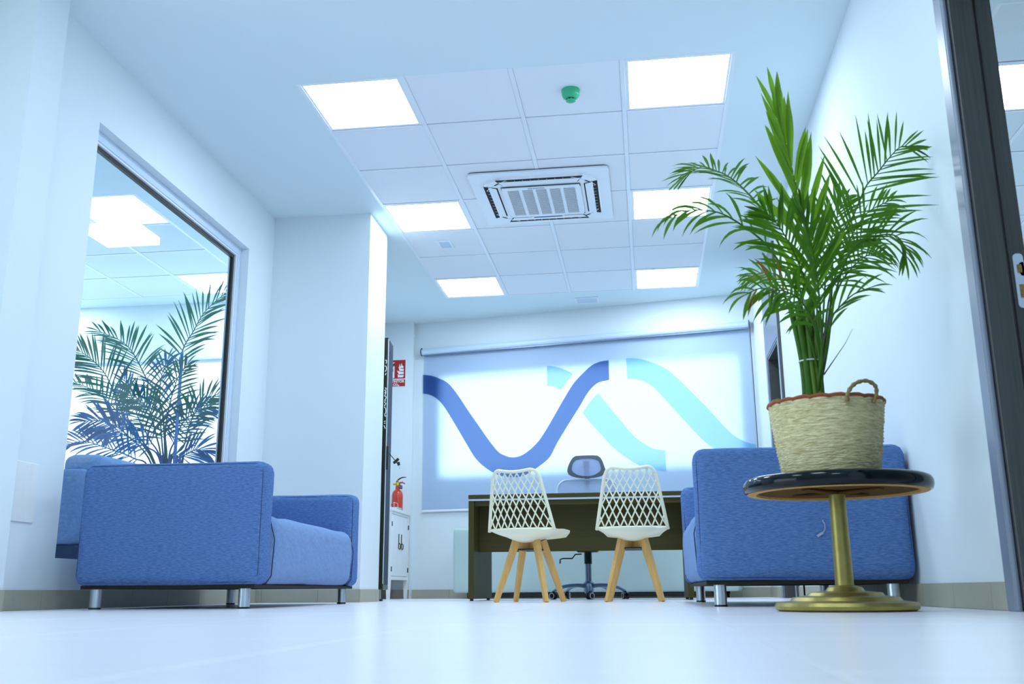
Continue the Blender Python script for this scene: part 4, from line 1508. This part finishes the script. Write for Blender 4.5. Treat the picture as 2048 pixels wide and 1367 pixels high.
def frond(parent, pts, origin, seed, n=22, L=.24, wd=.014, a0=58, a1=22, t0=.34, droop=.10, view=Vector((.15, -1, .1)), twist=0.0, lift=.15, mats=None, tipbrown=0, tip_l=.35, rr=.0055):
    r = random.Random(seed)
    N = 60
    path = smooth_path([Vector(p) - origin for p in pts], N)
    bm = BM()
    tube(bm, path[::2] + [path[-1]], [rr * (1 - .75 * min(1, i / 30)) for i in range(len(path[::2]) + 1)], 6)
    for side in (-1, 1):
        for k in range(n):
            f = (k + .5 * (side > 0) + r.uniform(-.2, .2)) / n
            f = min(max(f, 0), .995)
            tt = t0 + (1 - t0) * f
            q = tt * (N - 1)
            i = min(int(q), N - 2)
            p = path[i].lerp(path[i + 1], q - i)
            T = (path[min(i + 2, N - 1)] - path[max(i - 1, 0)]).normalized()
            V = view.normalized()
            Sd = T.cross(V)
            if Sd.length < .05:
                Sd = T.cross(Vector((0, 0, 1)))
            Sd.normalize()
            Nn = Sd.cross(T).normalized()
            Sd = (Sd * math.cos(twist) + Nn * math.sin(twist)).normalized()
            Nn = Sd.cross(T).normalized()
            A = math.radians(a0 + (a1 - a0) * f + r.uniform(-7, 7))
            d = T * math.cos(A) + Sd * (side * math.sin(A)) + Nn * r.uniform(lift - .12, lift + .18)
            prof = min(1, .55 + 1.5 * f) if f < .3 else 1 - (1 - tip_l) * ((f - .3) / .7) ** 1.5
            LL_ = L * prof * r.uniform(.86, 1.1)
            mi = 1 if (r.random() < tipbrown) else 0
            leaflet(bm, p, d, LL_, wd * r.uniform(.8, 1.15) * (.75 + .25 * prof), droop * r.uniform(.5, 1.5), Nn, mi)
    # terminal leaflet
    T = (path[-1] - path[-4]).normalized()
    leaflet(bm, path[-1], T, L * tip_l, wd * .7, droop, Vector((0, -1, .2)))
    for v in bm.verts:          # tips that reach the wall bend along it
        if v.co.x + origin.x > XR - .012:
            v.co.x = XR - .012 - origin.x - .1 * min(.04, v.co.x + origin.x - XR + .012)
    return obj('frond', bm, mats or [M['leaf'], M['brown_tip']], parent, True)

FR = [["spear",[[0.578,3.25,0.79],[0.584,3.263,0.997],[0.571,3.275,1.231],[0.546,3.288,1.467],[0.515,3.3,1.709]]],["left",[[0.577,3.3,0.835],[0.546,3.331,1.055],[0.48,3.362,1.268],[0.442,3.394,1.386],[0.386,3.425,1.481],[0.341,3.456,1.541],[0.3,3.487,1.578],[0.243,3.519,1.606],[0.19,3.55,1.587]]],["lowleft",[[0.57,3.28,0.831],[0.518,3.255,1.033],[0.45,3.23,1.16],[0.401,3.205,1.211],[0.331,3.18,1.26],[0.277,3.155,1.283],[0.225,3.13,1.285],[0.171,3.105,1.278],[0.112,3.08,1.246]]],["right",[[0.595,3.3,0.801],[0.642,3.313,1.009],[0.665,3.327,1.18],[0.704,3.34,1.253],[0.75,3.353,1.323],[0.804,3.367,1.432],[0.85,3.38,1.485],[0.896,3.393,1.542],[0.946,3.407,1.592],[0.991,3.42,1.594]]],["rightlow",[[0.599,3.28,0.796],[0.647,3.29,1.002],[0.696,3.3,1.135],[0.739,3.31,1.199],[0.806,3.32,1.231],[0.871,3.33,1.235],[0.903,3.34,1.2],[0.909,3.35,1.15]]],["leftdrop",[[0.573,3.27,0.761],[0.545,3.245,0.901],[0.523,3.22,0.942],[0.489,3.195,0.979],[0.447,3.17,0.998],[0.394,3.145,1.012],[0.339,3.12,0.984]]],["rightsmall",[[0.592,3.28,0.763],[0.61,3.264,0.842],[0.627,3.248,0.928],[0.651,3.232,0.961],[0.698,3.216,1.0],[0.746,3.2,1.014]]],["mid1",[[0.602,3.35,0.846],[0.638,3.412,1.039],[0.673,3.475,1.204],[0.728,3.537,1.377],[0.781,3.6,1.487]]],["mid2",[[0.581,3.25,0.823],[0.559,3.212,0.984],[0.52,3.175,1.111],[0.467,3.138,1.213],[0.415,3.1,1.262]]],["mid3",[[0.595,3.33,0.842],[0.568,3.385,1.016],[0.519,3.44,1.126],[0.456,3.495,1.175],[0.399,3.55,1.176]]],["mid4",[[0.612,3.35,0.846],[0.679,3.412,1.055],[0.747,3.475,1.163],[0.827,3.537,1.236],[0.895,3.6,1.264]]],["mid5",[[0.578,3.22,0.783],[0.579,3.177,0.939],[0.569,3.135,1.061],[0.549,3.092,1.166],[0.52,3.05,1.236]]],["back1",[[0.616,3.4,0.858],[0.666,3.45,1.067],[0.742,3.5,1.247],[0.835,3.55,1.395],[0.941,3.6,1.467]]],["front1",[[0.577,3.24,0.754],[0.556,3.18,0.89],[0.509,3.12,0.959],[0.441,3.06,0.977],[0.386,3.0,0.945]]]]
CFG = {   # k0: control point of the rachis where the leaflets begin
 'spear': dict(k0=1.0, n=15, L=.30, wd=.026, a0=34, a1=5, droop=.01, lift=.05, tip_l=.62, mats=[M['leaf_young'], M['brown_tip']]),
 'left': dict(k0=2.2, n=26, L=.17, wd=.011, a0=74, a1=26, droop=.10, twist=-.5, lift=.1, tip_l=.6),
 'lowleft': dict(k0=2.2, n=10, L=.15, wd=.012, a0=46, a1=12, droop=.26, lift=-.1, tip_l=.7),
 'right': dict(k0=1.6, n=25, L=.26, wd=.0115, a0=64, a1=30, droop=.035, lift=.1, tip_l=.26),
 'rightlow': dict(k0=1.6, n=20, L=.16, wd=.010, a0=62, a1=30, droop=.20, lift=.0, tip_l=.45),
 'leftdrop': dict(k0=1.2, n=12, L=.16, wd=.0135, a0=66, a1=30, droop=.24, lift=.0, tip_l=.6, tipbrown=.15),
 'rightsmall': dict(k0=1.3, n=5, L=.12, wd=.010, a0=26, a1=12, droop=.12, tip_l=.6),
 'mid1': dict(k0=1.2, n=16, L=.20, wd=.013, a0=50, a1=20, droop=.06),
 'mid2': dict(k0=1.2, n=18, L=.20, wd=.014, a0=54, a1=20, droop=.08, twist=.4),
 'mid3': dict(k0=1.2, n=14, L=.15, wd=.011, a0=60, a1=26, droop=.16, tipbrown=.25),
 'mid4': dict(k0=1.2, n=15, L=.16, wd=.012, a0=58, a1=26, droop=.14),
 'mid5': dict(k0=1.0, n=16, L=.20, wd=.017, a0=42, a1=12, droop=.04, twist=-.4),
 'back1': dict(k0=1.3, n=16, L=.18, wd=.012, a0=56, a1=24, droop=.10),
 'front1': dict(k0=1.0, n=12, L=.14, wd=.015, a0=50, a1=18, droop=.14, twist=.3),
}
base = Vector((.556, 3.30, BZ + hb - .03))
for k, (nm, pts) in enumerate(FR):
    a = k * 2.4
    rr = .034 * math.sqrt((k + .5) / len(FR))
    b0 = base + Vector((rr * math.cos(a), rr * math.sin(a), 0))
    b1 = base + Vector((rr * .8 * math.cos(a) - .003, rr * .8 * math.sin(a), .16))
    p0 = Vector(pts[0])
    cf = dict(CFG[nm])
    t0 = (2 + cf.pop('k0')) / (len(pts) + 1)
    lead = [b0, b1] if p0.z > b1.z + .10 else [b0, b0.lerp(p0, .5)]
    frond(t, lead + [tuple(p) for p in pts], O, 30 + k, t0=t0, **cf)
for k in range(13):
    a = k * 2.399 + .5
    rr = .038 * math.sqrt((k + .5) / 13)
    q0 = base + Vector((rr * math.cos(a), rr * math.sin(a), 0))
    q1 = base + Vector((rr * .72 * math.cos(a), rr * .72 * math.sin(a), .07))
    q2 = base + Vector((rr * .74 * math.cos(a) - .004, rr * .74 * math.sin(a), .20))
    q3 = base + Vector((rr * 1.5 * math.cos(a) - .004, rr * 1.3 * math.sin(a), .36 + .03 * math.sin(k)))
    bm = BM()
    tube(bm, [p - O for p in smooth_path([q0, q1, q2, q3], 12)], [.0135 - .0004 * i for i in range(12)], 8)
    obj('cane', bm, M['stem'] if k % 3 else M['leaf'], t, True)
for z, r_ in ((.052, .036), (.178, .0345)):
    bm = BM()
    tube(bm, [(base.x - O.x - .002 + r_ * math.cos(i * PI / 12), r_ * math.sin(i * PI / 12), base.z - O.z + z) for i in range(24)], .0025, 6, closed=True)
    obj('tie_string', bm, M['string'], t)
bm = BM()
tube(bm, [Vector(p) - O for p in ((.592, 3.27, .86), (.604, 3.26, .89), (.622, 3.25, .935))], .0028, 5)
tube(bm, [Vector(p) - O for p in ((.590, 3.27, .745), (.612, 3.26, .775), (.66, 3.24, .84), (.685, 3.23, .885))], [.0026, .002, .001, .0006], 5)
stuff(obj('dry_twig', bm, M['twig'], t))

# ------------------------------------------------------------------ palm in the next room
FR2 = [[[-3.806,7.55,1.069],[-3.77,7.55,1.215],[-3.771,7.55,1.674],[-3.773,7.55,2.003],[-3.689,7.55,2.179],[-3.592,7.55,2.355],[-3.397,7.55,2.528]],[[-3.842,7.55,1.07],[-3.936,7.583,1.569],[-4.095,7.617,1.792],[-4.2,7.65,1.947],[-4.305,7.683,2.08],[-4.434,7.717,2.179],[-4.654,7.75,2.277]],[[-3.925,7.55,1.072],[-4.186,7.53,1.417],[-4.292,7.51,1.625],[-4.398,7.49,1.824],[-4.523,7.47,1.954],[-4.663,7.45,2.05]],[[-3.923,7.55,1.05],[-4.205,7.57,1.39],[-4.341,7.59,1.548],[-4.474,7.61,1.662],[-4.632,7.63,1.754],[-4.801,7.65,1.812]],[[-3.947,7.55,1.05],[-4.179,7.487,1.33],[-4.258,7.425,1.391],[-4.345,7.362,1.417],[-4.439,7.3,1.404]],[[-3.818,7.55,1.07],[-3.794,7.587,1.278],[-3.752,7.625,1.432],[-3.667,7.662,1.517],[-3.555,7.7,1.573]],[[-3.805,7.55,1.058],[-3.699,7.55,1.213],[-3.665,7.55,1.383],[-3.603,7.55,1.518],[-3.514,7.55,1.608],[-3.375,7.55,1.667]],[[-3.968,7.55,1.017],[-4.081,7.475,1.123],[-4.224,7.4,1.183],[-4.425,7.325,1.245],[-4.541,7.25,1.209]],[[-3.854,7.55,1.07],[-3.925,7.6,1.34],[-3.983,7.65,1.583],[-4.017,7.7,1.831],[-3.995,7.75,2.01]],[[-3.83,7.55,1.07],[-3.838,7.5,1.323],[-3.796,7.45,1.541],[-3.717,7.4,1.757],[-3.619,7.35,1.858]],[[-3.878,7.55,1.071],[-4.004,7.575,1.281],[-4.13,7.6,1.462],[-4.221,7.625,1.645],[-4.327,7.65,1.831]],[[-3.805,7.55,1.058],[-3.737,7.617,1.144],[-3.654,7.683,1.208],[-3.587,7.75,1.192]],[[-3.878,7.55,1.071],[-3.928,7.512,1.327],[-3.971,7.475,1.493],[-4.03,7.438,1.569],[-4.138,7.4,1.657]],[[-3.878,7.55,1.071],[-3.97,7.475,1.21],[-4.053,7.4,1.257],[-4.16,7.325,1.316],[-4.207,7.25,1.261]]]
P2 = Vector((-3.78, 7.55, 0))
t = thing('potted_palm', 'large backlit palm in the next room, seen through the window glass', 'plant', tuple(P2))
bm = BM()
lathe(bm, [(.15, 0), (.17, .02), (.20, .36), (.205, .40), (.19, .40), (.185, .36)], 32, cap=False)
lathe(bm, [(.187, .35), (.0001, .36)], 24, cap=False)
lathe(bm, [(.0001, .001), (.15, .001)], 24, cap=False)
obj('planter', bm, M['pot'], t, True, .7)
for k, pts in enumerate(FR2):
    a = k * 2.4
    rr = .05 * math.sqrt((k + .5) / len(FR2))
    b0 = P2 + Vector((rr * math.cos(a), rr * math.sin(a), .36))
    big = k in (0, 1, 2)
    q = [tuple(b0)] + [tuple(p) for p in pts]
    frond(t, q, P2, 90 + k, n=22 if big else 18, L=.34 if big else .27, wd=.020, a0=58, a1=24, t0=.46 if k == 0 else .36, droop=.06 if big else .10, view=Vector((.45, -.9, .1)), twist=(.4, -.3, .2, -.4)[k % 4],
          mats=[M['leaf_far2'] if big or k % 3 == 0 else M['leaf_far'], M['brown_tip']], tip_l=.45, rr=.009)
bm = BM()
for k in range(7):
    a = k * 2.399
    rr = .06 * math.sqrt((k + .5) / 7)
    tube(bm, [(rr * math.cos(a), rr * math.sin(a), .35), (rr * 1.1 * math.cos(a), rr * 1.1 * math.sin(a), .8), (rr * 2 * math.cos(a), rr * 2 * math.sin(a), 1.15)], [.022, .018, .010], 8)
obj('cane', bm, M['leaf_far'], t, True)
bm = BM()
tube(bm, [(.045, -.05, .34), (.032, -.05, 1.99)], .014, 8)
obj('plant_stake', bm, M['stake'], t, True)
